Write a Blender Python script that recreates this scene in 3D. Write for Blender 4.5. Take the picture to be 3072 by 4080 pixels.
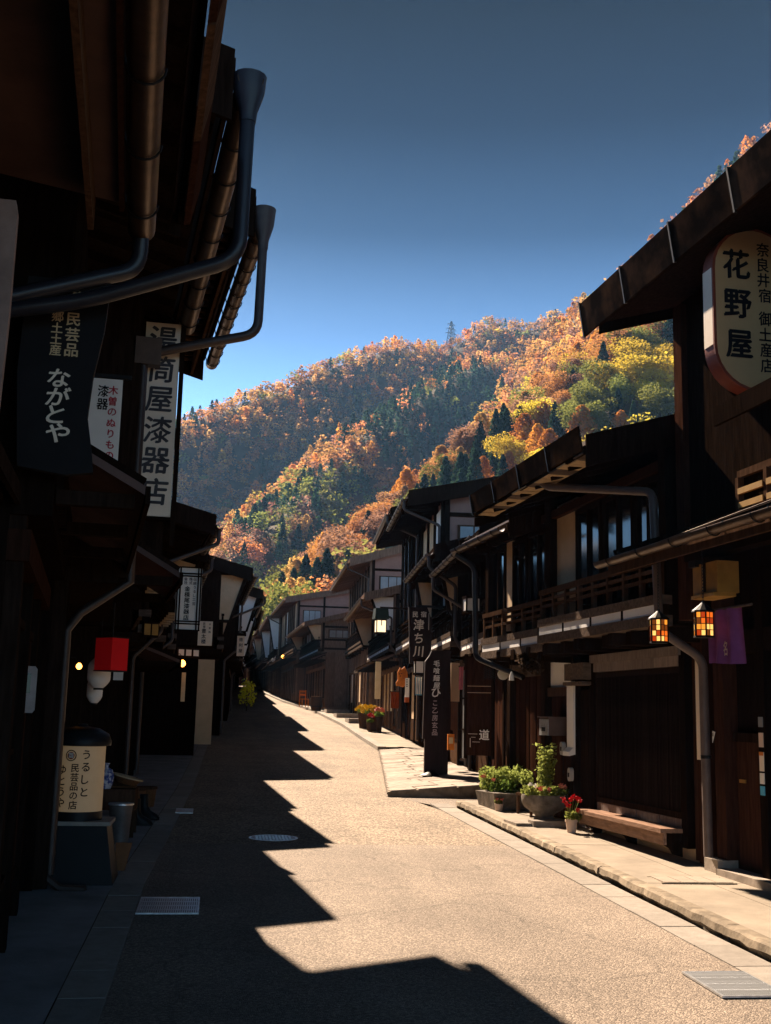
import bpy, bmesh, math, random
import numpy as np
from mathutils import Vector, Matrix
sc = bpy.context.scene
for o in list(bpy.data.objects): bpy.data.objects.remove(o)
R_ = math.radians

# ------------------------------------------------------------------ camera, sky, sun, exposure
SLOPE = 0.0165                      # the street climbs gently away from the camera
EYE = 1.6
FOC = 4560.0                        # focal length in photograph pixels (3072 x 4080)
YAW, TILT, ROLL = R_(8.107), R_(9.95), R_(1.4)
FW = Vector((math.sin(YAW)*math.cos(TILT), math.cos(YAW)*math.cos(TILT), math.sin(TILT)))
_r = Vector((math.cos(YAW), -math.sin(YAW), 0)); _u = _r.cross(FW)
RT = _r*math.cos(ROLL) + _u*math.sin(ROLL)
UP = _u*math.cos(ROLL) - _r*math.sin(ROLL)
CAM = Vector((0, 0, EYE))
cd = bpy.data.cameras.new('camera'); cam = bpy.data.objects.new('camera', cd)
sc.collection.objects.link(cam)
m3 = Matrix((RT, UP, -FW)).transposed()
cam.matrix_world = Matrix.Translation(CAM) @ m3.to_4x4()
cd.sensor_fit = 'VERTICAL'; cd.sensor_height = 36.0; cd.sensor_width = 36.0
cd.lens = FOC/4080.0*36.0
cd.clip_start = 0.05; cd.clip_end = 6000
sc.camera = cam

SUN_AZ, SUN_EL = R_(14.5), R_(38)   # 14.5 degrees left of the street direction (+Y)
to_sun = Vector((-math.sin(SUN_AZ)*math.cos(SUN_EL), math.cos(SUN_AZ)*math.cos(SUN_EL), math.sin(SUN_EL)))
sl = bpy.data.lights.new('sun', 'SUN'); sl.energy = 5.0; sl.angle = R_(0.53); sl.color = (1.0, 0.79, 0.59)
so = bpy.data.objects.new('sun', sl); sc.collection.objects.link(so)
so.rotation_euler = to_sun.to_track_quat('Z', 'Y').to_euler(); so.location = to_sun*60

world = bpy.data.worlds.new('World'); sc.world = world; world.use_nodes = True
wn = world.node_tree.nodes; wl = world.node_tree.links; wn.clear()
sky = wn.new('ShaderNodeTexSky'); sky.sky_type = 'NISHITA'; sky.sun_disc = False
sky.sun_elevation = SUN_EL; sky.sun_rotation = -SUN_AZ; sky.altitude = 940
sky.air_density = 1.0; sky.dust_density = 0.4; sky.ozone_density = 1.6
tc = wn.new('ShaderNodeTexCoord'); sx = wn.new('ShaderNodeSeparateXYZ')
wl.new(tc.outputs['Generated'], sx.inputs[0])
rmp = wn.new('ShaderNodeValToRGB')  # a deep polarised sky: pale over the hills, navy towards the zenith
cr = rmp.color_ramp
cr.elements[0].position = 0.0; cr.elements[0].color = (.56, .82, 1.06, 1)
cr.elements[1].position = 1.0; cr.elements[1].color = (.008, .012, .02, 1)
for p, c in ((.24, (.54, .78, .94)), (.32, (.30, .43, .53)), (.40, (.09, .145, .19)), (.48, (.024, .044, .064)), (.57, (.004, .008, .013))):
    e = cr.elements.new(p); e.color = c + (1,)
wl.new(sx.outputs['Z'], rmp.inputs[0])
mx = wn.new('ShaderNodeMix'); mx.data_type = 'RGBA'; mx.blend_type = 'MULTIPLY'; mx.inputs[0].default_value = 1
wl.new(sky.outputs[0], mx.inputs[6]); wl.new(rmp.outputs[0], mx.inputs[7])
bg = wn.new('ShaderNodeBackground'); bg.inputs[1].default_value = 0.066
wo = wn.new('ShaderNodeOutputWorld')
wl.new(mx.outputs[2], bg.inputs[0]); wl.new(bg.outputs[0], wo.inputs[0])

vs = sc.view_settings
vs.view_transform = 'Standard'; vs.look = 'None'; vs.gamma = 1.0; vs.use_curve_mapping = False
vs.exposure = 1.88
sc.render.engine = 'CYCLES'
sc.cycles.max_bounces = 6; sc.cycles.diffuse_bounces = 3; sc.cycles.transparent_max_bounces = 8
sc.cycles.volume_bounces = 0; sc.cycles.use_denoising = True
sc.cycles.sample_clamp_indirect = 4

# ------------------------------------------------------------------ photogrammetry: photograph pixel -> world
def ray(px, py): return RT*((px-1536)/FOC) - UP*((py-2040)/FOC) + FW
def at(px, py, Y):
    d = ray(px, py); return CAM + d*(Y/d.y)
def road(px, py, h=0.0):
    d = ray(px, py); t = (h-EYE)/(d.z-SLOPE*d.y); return CAM + d*t
_ry = np.arange(-200, 401, 1.0); _rs_ = np.where(_ry < 18, SLOPE, np.where(_ry < 40, SLOPE+(_ry-18)*.00086, np.where(_ry < 150, .0354, 0)))
_rzv = np.cumsum(_rs_); _rzv -= np.interp(0, _ry, _rzv)
def rzv(y): return np.interp(y, _ry, _rzv)      # street profile: gentle at first, steeper towards the far bend
def rz(y): return float(rzv(y))

# ------------------------------------------------------------------ materials
MATS = {}
def mat(name, col, rough=.7, var=.25, scale=6.0, stretch=(1, 1, 1), bump=.0, metal=0.0, spec=.12, col2=None, detail=6, emit=None, trans=0.0, rand=0.0, coord='Object', bscale=None, thresh=(.3, .7)):
    if name in MATS: return MATS[name]
    m = bpy.data.materials.new(name); m.use_nodes = True
    n = m.node_tree.nodes; l = m.node_tree.links
    b = n['Principled BSDF']
    b.inputs['Roughness'].default_value = rough; b.inputs['Metallic'].default_value = metal
    b.inputs['Specular IOR Level'].default_value = spec
    t = n.new('ShaderNodeTexCoord'); mp = n.new('ShaderNodeMapping'); mp.inputs['Scale'].default_value = stretch
    l.new(t.outputs[coord], mp.inputs[0])
    nz = n.new('ShaderNodeTexNoise'); nz.inputs['Scale'].default_value = scale; nz.inputs['Detail'].default_value = detail; nz.inputs['Roughness'].default_value = .62
    l.new(mp.outputs[0], nz.inputs['Vector'])
    r = n.new('ShaderNodeValToRGB')
    a = tuple(c*(1-var) for c in col) if col2 is None else col
    z = tuple(min(c*(1+var), 1) for c in col) if col2 is None else col2
    r.color_ramp.elements[0].position = thresh[0]; r.color_ramp.elements[1].position = thresh[1]
    r.color_ramp.elements[0].color = a+(1,); r.color_ramp.elements[1].color = z+(1,)
    l.new(nz.outputs['Fac'], r.inputs[0])
    out = r.outputs[0]
    if rand:
        oi = n.new('ShaderNodeObjectInfo'); hs = n.new('ShaderNodeHueSaturation')
        mr = n.new('ShaderNodeMapRange'); mr.inputs[3].default_value = 1-rand; mr.inputs[4].default_value = 1+rand
        l.new(oi.outputs['Random'], mr.inputs[0]); l.new(mr.outputs[0], hs.inputs['Value']); l.new(out, hs.inputs['Color'])
        out = hs.outputs[0]
    l.new(out, b.inputs['Base Color'])
    if bump:
        bp = n.new('ShaderNodeBump'); bp.inputs['Strength'].default_value = bump; bp.inputs['Distance'].default_value = .02
        if bscale:
            n2 = n.new('ShaderNodeTexNoise'); n2.inputs['Scale'].default_value = bscale; n2.inputs['Detail'].default_value = 4
            l.new(mp.outputs[0], n2.inputs['Vector']); l.new(n2.outputs['Fac'], bp.inputs['Height'])
        else: l.new(nz.outputs['Fac'], bp.inputs['Height'])
        l.new(bp.outputs[0], b.inputs['Normal'])
    if emit:
        b.inputs['Emission Color'].default_value = emit[0]+(1,); b.inputs['Emission Strength'].default_value = emit[1]
    MATS[name] = m; return m

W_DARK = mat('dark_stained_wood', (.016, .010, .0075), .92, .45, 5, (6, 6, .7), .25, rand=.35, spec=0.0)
W_RED = mat('reddish_stained_wood', (.040, .018, .012), .92, .4, 5, (6, 6, .7), .25, rand=.3, spec=0.0)
W_BROWN = mat('brown_wood', (.070, .040, .026), .92, .4, 5, (5, 5, 1), .25, rand=.25, spec=0.0)
W_GREY = mat('weathered_grey_wood', (.105, .080, .066), .8, .4, 5, (5, 1, 5), .35, rand=.25, spec=0.0)
W_BENCH = mat('worn_bench_wood', (.26, .165, .12), .7, .35, 5, (1, 6, 6), .2, spec=0.0)
W_PANEL = mat('silvered_board', (.22, .18, .165), .8, .3, 6, (6, 6, 1), .2, rand=.15, spec=0.0)
W_FAR = mat('haze_lightened_timber', (.19, .125, .092), .75, .45, 5, (6, 6, .7), .25, rand=.3, spec=0.0)  # paler than the near timber: distance haze put into the colour
RUSTY = mat('rusted_eave_sheet', (.013, .010, .009), .9, .3, 3.2, bump=.12, col2=(.062, .034, .021), rand=.3, spec=0.0, thresh=(.42, .75), detail=10)
W_PALE = mat('pale_wood_and_lit_edge', (.42, .31, .19), .7, .2, 6, (4, 4, 1), .1, rand=.1, spec=0.0)  # plain pale wood, and edges whose light is put into the colour
PLASTER = mat('white_plaster', (.84, .83, .82), .9, .05, 3, rand=.05)
PL_TAN = mat('tan_plaster', (.60, .43, .27), .9, .12, 3, bump=.1)
PL_PINK = mat('brown_clad_sheet', (.34, .205, .17), .6, .12, 3, (1, 1, 1), rand=.12, spec=0.0)
ROOF_BR = mat('brown_roof_sheet', (.085, .045, .036), .6, .35, 3, bump=.15, rand=.25, spec=.3)
ROOF_NAVY = mat('dark_blue_roof_sheet', (.022, .03, .06), .4, .25, 3, rand=.2, spec=.5)
COPPER = mat('weathered_copper', (.045, .027, .019), .38, .45, 9, metal=.7, col2=(.11, .068, .045), bump=.06, spec=.5)
PIPE = mat('brown_pipe', (.045, .030, .026), .5, .25, 8, metal=.25, rand=.15, spec=.5)
PIPE_P = mat('grey_mauve_pipe', (.11, .08, .072), .5, .2, 8, spec=.4)
PIPE_K = mat('dark_pipe', (.016, .016, .022), .4, .2, 8, spec=.4)
IRON = mat('dark_iron', (.02, .02, .022), .5, .3, 20, metal=.5)
STEEL = mat('galvanised_steel', (.55, .57, .60), .38, .25, 25, metal=.8, spec=.5)
GLASS = mat('dark_window_glass', (.010, .011, .014), .10, .2, 2, spec=.3)
GLASS_G = mat('frosted_window_glass', (.22, .23, .24), .25, .2, 2, spec=.6)
PAPER = mat('white_paper', (.80, .78, .74), .8, .05, 4, rand=.04)
PAPER_W = mat('aged_sign_paint', (.78, .67, .55), .6, .08, 3)
CREAM = mat('cream_cloth', (.66, .55, .36), .85, .15, 5)
INK = mat('black_ink', (.010, .010, .013), .6, .2, 9)
INK_G = mat('faded_grey_ink', (.055, .055, .065), .7, .35, 9)
INK_R = mat('faded_red_ink', (.42, .03, .05), .7, .3, 14)
INK_W = mat('cream_lettering', (.72, .62, .50), .7, .12, 9)
INK_S = mat('silver_lettering', (.80, .78, .76), .5, .12, 9)
RED = mat('red_lacquer', (.48, .012, .016), .45, .2, 3)
SIGN_Y = mat('yellowed_sign_face', (.52, .33, .16), .45, .1, 2)
SIGN_RIM = mat('red_brown_rim', (.20, .05, .03), .5, .3, 5)
PURPLE = mat('purple_cloth', (.16, .055, .19), .85, .2, 8)
ROSE = mat('rose_cloth', (.56, .18, .22), .85, .2, 9)
BLUE = mat('sky_blue_cloth', (.10, .42, .66), .85, .2, 9)
ORANGE = mat('orange_paint', (.60, .19, .03), .55, .25, 8)
RUST = mat('rust_red_cloth', (.32, .07, .02), .7, .3, 8)
AMBER = mat('amber_wood', (.35, .20, .055), .6, .25, 6)
STONE = mat('rough_stone', (.17, .145, .12), .9, .5, 9, bump=.8, detail=8)
STONE_L = mat('paving_stone', (.29, .245, .205), .85, .3, 7, bump=.4, detail=8, rand=.22)
CONC = mat('pavement_concrete', (.285, .24, .19), .88, .28, 1.7, bump=.18, detail=9, coord='Object', bscale=60)
CONC_D = mat('kerb_concrete', (.24, .195, .145), .9, .45, 7, bump=.7, detail=9, rand=.15)
GUT = mat('gutter_concrete', (.27, .24, .21), .85, .15, 12, bump=.2, rand=.10, bscale=70)
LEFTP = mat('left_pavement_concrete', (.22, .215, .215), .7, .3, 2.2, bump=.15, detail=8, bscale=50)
POT = mat('terracotta_white_pot', (.62, .47, .38), .7, .1, 8)
BLACKP = mat('black_gloss', (.008, .008, .009), .5, .2, 5, spec=.2)
GALV = mat('dull_pail', (.14, .125, .12), .5, .3, 5, metal=.3)
BASKET = mat('woven_basket', (.16, .075, .035), .8, .5, 40, (1, 1, 4), .4)
MET = mat('grey_plastic', (.48, .45, .42), .5, .1, 5)
MET_D = mat('brown_box', (.12, .085, .075), .5, .15, 5)
LITW = mat('lit_paper_lamp', (.8, .7, .55), .7, .05, 4, emit=((1.0, .72, .42), .45))
LITO = mat('lit_bulb', (.9, .5, .2), .5, .05, 4, emit=((1.0, .36, .05), 3))
GREENL = mat('plant_leaf', (.12, .19, .035), .55, .4, 12, rand=.2)
YELLF = mat('yellow_flower', (.72, .50, .02), .7, .25, 30)
PINKF = mat('pink_flower', (.72, .23, .16), .7, .25, 30)
REDF = mat('crimson_flower', (.58, .012, .02), .6, .3, 30)

def road_mat(name, c1, c2, sc1, bumps):
    m = bpy.data.materials.new(name); m.use_nodes = True; n = m.node_tree.nodes; l = m.node_tree.links
    b = n['Principled BSDF']; b.inputs['Roughness'].default_value = .85; b.inputs['Specular IOR Level'].default_value = .25
    t = n.new('ShaderNodeTexCoord')
    v = n.new('ShaderNodeTexVoronoi'); v.inputs['Scale'].default_value = sc1; l.new(t.outputs['Object'], v.inputs['Vector'])
    v.inputs['Randomness'].default_value = 1
    sp = n.new('ShaderNodeSeparateColor'); l.new(v.outputs['Color'], sp.inputs[0])
    r = n.new('ShaderNodeValToRGB'); cr = r.color_ramp
    cr.elements[0].position = 0; cr.elements[0].color = tuple(x*.62 for x in c1)+(1,)
    cr.elements[1].position = 1; cr.elements[1].color = c2+(1,)
    e = cr.elements.new(.5); e.color = c1+(1,)
    l.new(sp.outputs[0], r.inputs[0])
    nz = n.new('ShaderNodeTexNoise'); nz.inputs['Scale'].default_value = .9; nz.inputs['Detail'].default_value = 7; l.new(t.outputs['Object'], nz.inputs['Vector'])
    mr = n.new('ShaderNodeMapRange'); mr.inputs[1].default_value = .3; mr.inputs[2].default_value = .7; mr.inputs[3].default_value = .80; mr.inputs[4].default_value = 1.14
    l.new(nz.outputs['Fac'], mr.inputs[0])
    hs = n.new('ShaderNodeHueSaturation'); l.new(r.outputs[0], hs.inputs['Color']); l.new(mr.outputs[0], hs.inputs['Value'])
    mp = n.new('ShaderNodeMapping'); mp.inputs['Scale'].default_value = (1.1, .10, 1); l.new(t.outputs['Object'], mp.inputs[0])
    n2 = n.new('ShaderNodeTexNoise'); n2.inputs['Scale'].default_value = 1.3; n2.inputs['Detail'].default_value = 5; l.new(mp.outputs[0], n2.inputs['Vector'])
    m2 = n.new('ShaderNodeMapRange'); m2.inputs[1].default_value = .35; m2.inputs[2].default_value = .7; m2.inputs[3].default_value = 1.08; m2.inputs[4].default_value = .80; l.new(n2.outputs['Fac'], m2.inputs[0])
    n3 = n.new('ShaderNodeTexNoise'); n3.inputs['Scale'].default_value = 2.2; n3.inputs['Detail'].default_value = 6; l.new(t.outputs['Object'], n3.inputs['Vector'])
    vm = n.new('ShaderNodeMixRGB'); vm.inputs[0].default_value = .30; l.new(t.outputs['Object'], vm.inputs[1]); l.new(n3.outputs['Color'], vm.inputs[2])
    v2 = n.new('ShaderNodeTexVoronoi'); v2.feature = 'DISTANCE_TO_EDGE'; v2.inputs['Scale'].default_value = .55; l.new(vm.outputs[0], v2.inputs['Vector'])
    m3_ = n.new('ShaderNodeMapRange'); m3_.inputs[1].default_value = 0; m3_.inputs[2].default_value = .008; m3_.inputs[3].default_value = .74; m3_.inputs[4].default_value = 1; l.new(v2.outputs['Distance'], m3_.inputs[0])
    mu = n.new('ShaderNodeMath'); mu.operation = 'MULTIPLY'; l.new(m2.outputs[0], mu.inputs[0]); l.new(m3_.outputs[0], mu.inputs[1])
    h2 = n.new('ShaderNodeHueSaturation'); l.new(hs.outputs[0], h2.inputs['Color']); l.new(mu.outputs[0], h2.inputs['Value'])
    l.new(h2.outputs[0], b.inputs['Base Color'])
    bp = n.new('ShaderNodeBump'); bp.inputs['Strength'].default_value = bumps; bp.inputs['Distance'].default_value = .012; bp.invert = True
    l.new(v.outputs['Distance'], bp.inputs['Height']); l.new(bp.outputs[0], b.inputs['Normal'])
    return m
ASPH = road_mat('worn_fine_asphalt', (.205, .163, .130), (.385, .31, .245), 105, .6)
ASPH_C = road_mat('coarse_aggregate_asphalt', (.20, .152, .112), (.44, .34, .24), 50, .9)

def leaf_mat(name, attr=False, col=(.1, .1, .1), rnd=.28, hue=.012):
    m = bpy.data.materials.new(name); m.use_nodes = True; n = m.node_tree.nodes; l = m.node_tree.links; n.clear()
    o = n.new('ShaderNodeOutputMaterial'); d = n.new('ShaderNodeBsdfDiffuse'); t = n.new('ShaderNodeBsdfTranslucent'); mxs = n.new('ShaderNodeMixShader')
    mxs.inputs[0].default_value = .55
    if attr:
        a = n.new('ShaderNodeAttribute'); a.attribute_name = 'col'; src = a.outputs['Color']
    else:
        oi = n.new('ShaderNodeObjectInfo'); hs = n.new('ShaderNodeHueSaturation'); hs.inputs['Color'].default_value = col+(1,)
        geo = n.new('ShaderNodeTexCoord'); nz = n.new('ShaderNodeTexNoise'); nz.inputs['Scale'].default_value = .55; l.new(geo.outputs['Object'], nz.inputs['Vector'])
        m0 = n.new('ShaderNodeMapRange'); m0.inputs[1].default_value = .25; m0.inputs[2].default_value = .75; m0.inputs[3].default_value = .65; m0.inputs[4].default_value = 1.4
        l.new(nz.outputs['Fac'], m0.inputs[0])
        m1 = n.new('ShaderNodeMapRange'); m1.inputs[3].default_value = 1-rnd; m1.inputs[4].default_value = 1+rnd; l.new(oi.outputs['Random'], m1.inputs[0])
        mm = n.new('ShaderNodeMath'); mm.operation = 'MULTIPLY'; l.new(m0.outputs[0], mm.inputs[0]); l.new(m1.outputs[0], mm.inputs[1])
        l.new(mm.outputs[0], hs.inputs['Value'])
        m2 = n.new('ShaderNodeMapRange'); m2.inputs[3].default_value = .5-hue; m2.inputs[4].default_value = .5+hue; l.new(oi.outputs['Random'], m2.inputs[0]); l.new(m2.outputs[0], hs.inputs['Hue'])
        src = hs.outputs[0]
    l.new(src, d.inputs[0]); l.new(src, t.inputs[0]); l.new(d.outputs[0], mxs.inputs[1]); l.new(t.outputs[0], mxs.inputs[2]); l.new(mxs.outputs[0], o.inputs[0])
    return m

# ------------------------------------------------------------------ mesh helpers
class MB:
    def __init__(s): s.v = []; s.f = []
    def add(s, v, f):
        b = len(s.v); s.v += [tuple(x) for x in v]; s.f += [tuple(i+b for i in q) for q in f]; return s
    def box(s, x0, x1, y0, y1, z0, z1):
        v = [(x, y, z) for x in (x0, x1) for y in (y0, y1) for z in (z0, z1)]
        return s.add(v, [(0, 1, 3, 2), (4, 6, 7, 5), (0, 4, 5, 1), (2, 3, 7, 6), (0, 2, 6, 4), (1, 5, 7, 3)])
    def hexa(s, b4, t4):
        return s.add(list(b4)+list(t4), [(3, 2, 1, 0), (4, 5, 6, 7), (0, 1, 5, 4), (1, 2, 6, 5), (2, 3, 7, 6), (3, 0, 4, 7)])
    def bar(s, p, q, w, h, up=(0, 0, 1)):
        p = Vector(p); q = Vector(q); d = (q-p).normalized(); sd = d.cross(Vector(up))
        if sd.length < 1e-4: sd = d.cross(Vector((1, 0, 0)))
        sd.normalize(); u2 = sd.cross(d)
        a = sd*w/2; c = u2*h/2
        return s.hexa([p-a-c, p+a-c, p+a+c, p-a+c], [q-a-c, q+a-c, q+a+c, q-a+c])
    def tube(s, pts, r, n=8, cap=True):
        pts = [Vector(p) for p in pts]; k = len(pts); rr = r if isinstance(r, (list, tuple)) else [r]*k
        b = len(s.v); ref = None
        for i, p in enumerate(pts):
            d = (pts[min(i+1, k-1)]-pts[max(i-1, 0)]).normalized()
            if ref is None:
                ref = d.cross(Vector((.13, .27, .95)));
                if ref.length < .05: ref = d.cross(Vector((1, 0, 0)))
            ref = (ref-d*ref.dot(d)).normalized(); o2 = d.cross(ref)
            for j in range(n):
                a = 2*math.pi*j/n; s.v.append(tuple(p+ref*math.cos(a)*rr[i]+o2*math.sin(a)*rr[i]))
        for i in range(k-1):
            for j in range(n): s.f.append((b+i*n+j, b+i*n+(j+1) % n, b+(i+1)*n+(j+1) % n, b+(i+1)*n+j))
        if cap: s.f.append(tuple(b+j for j in reversed(range(n)))); s.f.append(tuple(b+(k-1)*n+j for j in range(n)))
        return s
    def trough(s, p, q, r, up=(0, 0, 1), n=8, th=.008):
        p = Vector(p); q = Vector(q); d = (q-p).normalized(); sd = d.cross(Vector(up)).normalized(); u2 = sd.cross(d)
        prof = [(math.cos(a)*r, -math.sin(a)*r) for a in [math.pi*i/n for i in range(n+1)]]
        prof += [(math.cos(a)*(r-th), -math.sin(a)*(r-th)) for a in [math.pi*(n-i)/n for i in range(n+1)]]
        k = len(prof); b = len(s.v)
        for e in (p, q):
            for a, c in prof: s.v.append(tuple(e+sd*a+u2*c))
        for i in range(k): s.f.append((b+i, b+(i+1) % k, b+k+(i+1) % k, b+k+i))
        h = n+1
        for o in (0, k):
            for i in range(n): s.f.append((b+o+i, b+o+i+1, b+o+k-2-i, b+o+k-1-i))
        return s
    def prism(s, poly, o, ax, ay, az, t):
        o = Vector(o); ax = Vector(ax); ay = Vector(ay); az = Vector(az)*t; n = len(poly)
        v = [o+ax*a+ay*c for a, c in poly]; v2 = [x+az for x in v]
        f = [tuple(range(n)), tuple(range(2*n-1, n-1, -1))]+[(i, (i+1) % n, n+(i+1) % n, n+i) for i in range(n)]
        return s.add(v+v2, f)
    def lathe(s, prof, c=(0, 0, 0), n=16):
        b = len(s.v); k = len(prof); c = Vector(c)
        for r, z in prof:
            for j in range(n):
                a = 2*math.pi*j/n; s.v.append((c.x+r*math.cos(a), c.y+r*math.sin(a), c.z+z))
        for i in range(k-1):
            for j in range(n): s.f.append((b+i*n+j, b+i*n+(j+1) % n, b+(i+1)*n+(j+1) % n, b+(i+1)*n+j))
        s.f.append(tuple(b+j for j in reversed(range(n)))); s.f.append(tuple(b+(k-1)*n+j for j in range(n)))
        return s
    def mesh(s, name, m, smooth=False):
        me = bpy.data.meshes.new(name); me.from_pydata(s.v, [], s.f)
        bm = bmesh.new(); bm.from_mesh(me); bmesh.ops.recalc_face_normals(bm, faces=bm.faces); bm.to_mesh(me); bm.free()
        if smooth:
            me.polygons.foreach_set('use_smooth', [True]*len(me.polygons))
            try: me.set_sharp_from_angle(angle=R_(40))
            except Exception: pass
        me.materials.append(m); return me
    def build(s, name, m, parent=None, loc=(0, 0, 0), smooth=False, label=None):
        return link(name, s.mesh(name, m, smooth), parent, loc, label)
def link(name, me, parent=None, loc=(0, 0, 0), label=None, rot=None):
    o = bpy.data.objects.new(name, me); sc.collection.objects.link(o)
    if parent is not None: o.parent = parent
    o.location = loc
    if rot: o.rotation_euler = rot
    if label: o['label'] = label
    return o
def tag(o, label=None, cat=None, group=None, kind=None):
    if label: o['label'] = label
    if cat: o['category'] = cat
    if group: o['group'] = group
    if kind: o['kind'] = kind
    return o
def thing(name, label, cat, loc=(0, 0, 0), rotz=0.0, group=None):
    o = bpy.data.objects.new(name, None); sc.collection.objects.link(o); o.empty_display_size = .2
    o.location = loc; o.rotation_euler = (0, 0, rotz); return tag(o, label, cat, group)
def struct(name, mb, m, parent=None):
    o = mb.build(name, m, parent)
    if parent is None: o['kind'] = 'structure'
    return o
_glyph = {}
def glyph(ch):
    if ch not in _glyph:
        cu = bpy.data.curves.new('glyph', 'FONT'); cu.body = ch; cu.size = 1.0; cu.align_x = 'CENTER'; cu.align_y = 'BOTTOM_BASELINE'
        cu.resolution_u = 3
        o = bpy.data.objects.new('glyph', cu); sc.collection.objects.link(o)
        dg = bpy.context.evaluated_depsgraph_get(); ev = o.evaluated_get(dg); me = ev.to_mesh()
        v = [(p.co.x, p.co.y) for p in me.vertices]; f = [tuple(p.vertices) for p in me.polygons]
        ev.to_mesh_clear(); bpy.data.objects.remove(o); bpy.data.curves.remove(cu)
        if v:
            xs = [a for a, _ in v]; ys = [a for _, a in v]; cxm = (min(xs)+max(xs))/2; cym = (min(ys)+max(ys))/2
            v = [(a-cxm, b-cym) for a, b in v]
        _glyph[ch] = (v, f)
    return _glyph[ch]
def letters(parent, chars, x, ztop, size, pitch, m, y=-.004, sx=1.0, name='character', slant=0.0, axes=None, jit=0.0, weight=1.0):
    """a column of writing on the plane x-z of its thing (readable from -y); each character a part"""
    rng = random.Random(len(chars)); z = ztop-size/2; o = None
    for ch in chars:
        if ch != ' ':
            v, f = glyph(ch); dx = rng.uniform(-jit, jit); k = 1+rng.uniform(-jit, jit)*4; mb = MB()
            for li, (oa, ob) in enumerate(((0, 0), (.022, .008), (-.02, -.012), (.004, .024))):   # a loaded brush: strokes thickened
                pts = []
                for a, b in v:
                    X = x+dx+((a+oa*weight)*sx+b*slant)*size*k; Z = z+(b+ob*weight)*size*k
                    pts.append((X, y-.0003*li, Z) if axes is None else tuple(axes(X, y-.0003*li, Z)))
                mb.add(pts, f)
            me = bpy.data.meshes.new(name); me.from_pydata(mb.v, [], mb.f); me.materials.append(m); o = link(name, me, parent)
        z -= pitch if ch != ' ' else pitch*.5
    return o

# ------------------------------------------------------------------ ground, road, pavements
def interp(tab, y):
    ys = [b for a, b in tab]; return float(np.interp(y, ys, [a for a, b in tab]))
LEFT_EDGE = [(-.45, -8), (-.47, 4), (-.50, 10), (-.30, 19), (-.13, 34), (.35, 60), (.9, 86), (1.3, 150)]
RIGHT_EDGE = [(3.22, -8), (3.22, 17.2), (2.75, 18.3), (4.4, 31), (4.9, 45), (5.0, 60), (4.3, 75), (4.0, 100), (3.8, 150)]
def strip(fl, fr, y0, y1, dz, n):
    mb = MB(); ys = [y0+(y1-y0)*i/n for i in range(n+1)]
    v = []
    for y in ys: v += [(fl(y), y, rz(y)+dz), (fr(y), y, rz(y)+dz)]
    return mb.add(v, [(2*i, 2*i+1, 2*i+3, 2*i+2) for i in range(n)])
LE = lambda y: interp(LEFT_EDGE, y); RE = lambda y: interp(RIGHT_EDGE, y)
struct('road', strip(LE, RE, -8, 12.55, 0, 20), ASPH)
struct('road', strip(LE, RE, 12.55, 150, -.003, 110), ASPH_C)
struct('side_lane', strip(lambda y: RE(y)+.003, lambda y: 12.0, 16.7, 18.28, -.006, 6), ASPH)
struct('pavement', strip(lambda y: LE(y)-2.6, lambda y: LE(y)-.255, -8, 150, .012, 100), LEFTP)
side_walk = struct('sidewalk', strip(lambda y: 3.62, lambda y: 7.0, -8, 16.7, .088, 20), CONC_D)
_r = random.Random(4); y = -2.0
while y < 16.6:
    L = min(_r.choice((1.75, 2.1, 2.4)), 16.69-y); z0, z1 = rz(y)+.088, rz(y+L)+.088; j = _r.uniform(-.0025, .0025)
    for xa, xb in ((3.632, 4.18), (4.188, 5.2)):
        if True:
            MB().hexa([(xa, y+.004, z0-.002), (xb, y+.004, z0-.002), (xb, y+L-.004, z1-.002), (xa, y+L-.004, z1-.002)], [(xa, y+.004, z0+.012+j), (xb, y+.004, z0+.012+j), (xb, y+L-.004, z1+.012+j), (xa, y+L-.004, z1+.012+j)]).build('pavement_slab', CONC, side_walk)
    y += L
struct('pavement', strip(lambda y: RE(y)+.22, lambda y: RE(y)+4, 31.2, 150, .10, 60), CONC)
sb = MB().box(3.62, 7.0, 16.5, 16.7, -.1, 0)      # end wall of the raised sidewalk
for i, v in enumerate(sb.v): sb.v[i] = (v[0], v[1], v[2]+rz(16.6)+(.098 if v[2] > -.05 else 0))
struct('sidewalk_end', sb, CONC_D)
rg = random.Random(5)
gut = thing('street_gutter', None, None); gut['kind'] = 'structure'
def gblock(par, name, x0, x1, y0, y1, z, h, m, xs=0.0):
    mb = MB().box(x0, x1, y0, y1, -h, 0)
    mb.v = [(a+xs*(b-y0), b, c+z+rz(b)-rz(y0)) for a, b, c in mb.v]
    return mb.build(name, m, par)
y = -2.0
while y < 60:
    L = .60; s = (LE(y+L)-LE(y))/L
    gblock(gut, 'gutter_block', LE(y)-.25, LE(y)-.004, y+.004, y+L-.004, rz(y)+.008+rg.uniform(-.002, .003), .15, GUT, s); y += L
y = -2.0
while y < 17.0:
    L = .60
    gblock(gut, 'gutter_block', 3.225, 3.50, y+.004, y+L-.004, rz(y)+.006+rg.uniform(-.002, .003), .15, GUT); y += L
kerb = thing('kerb', None, None); kerb['kind'] = 'structure'
y = -2.0
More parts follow.
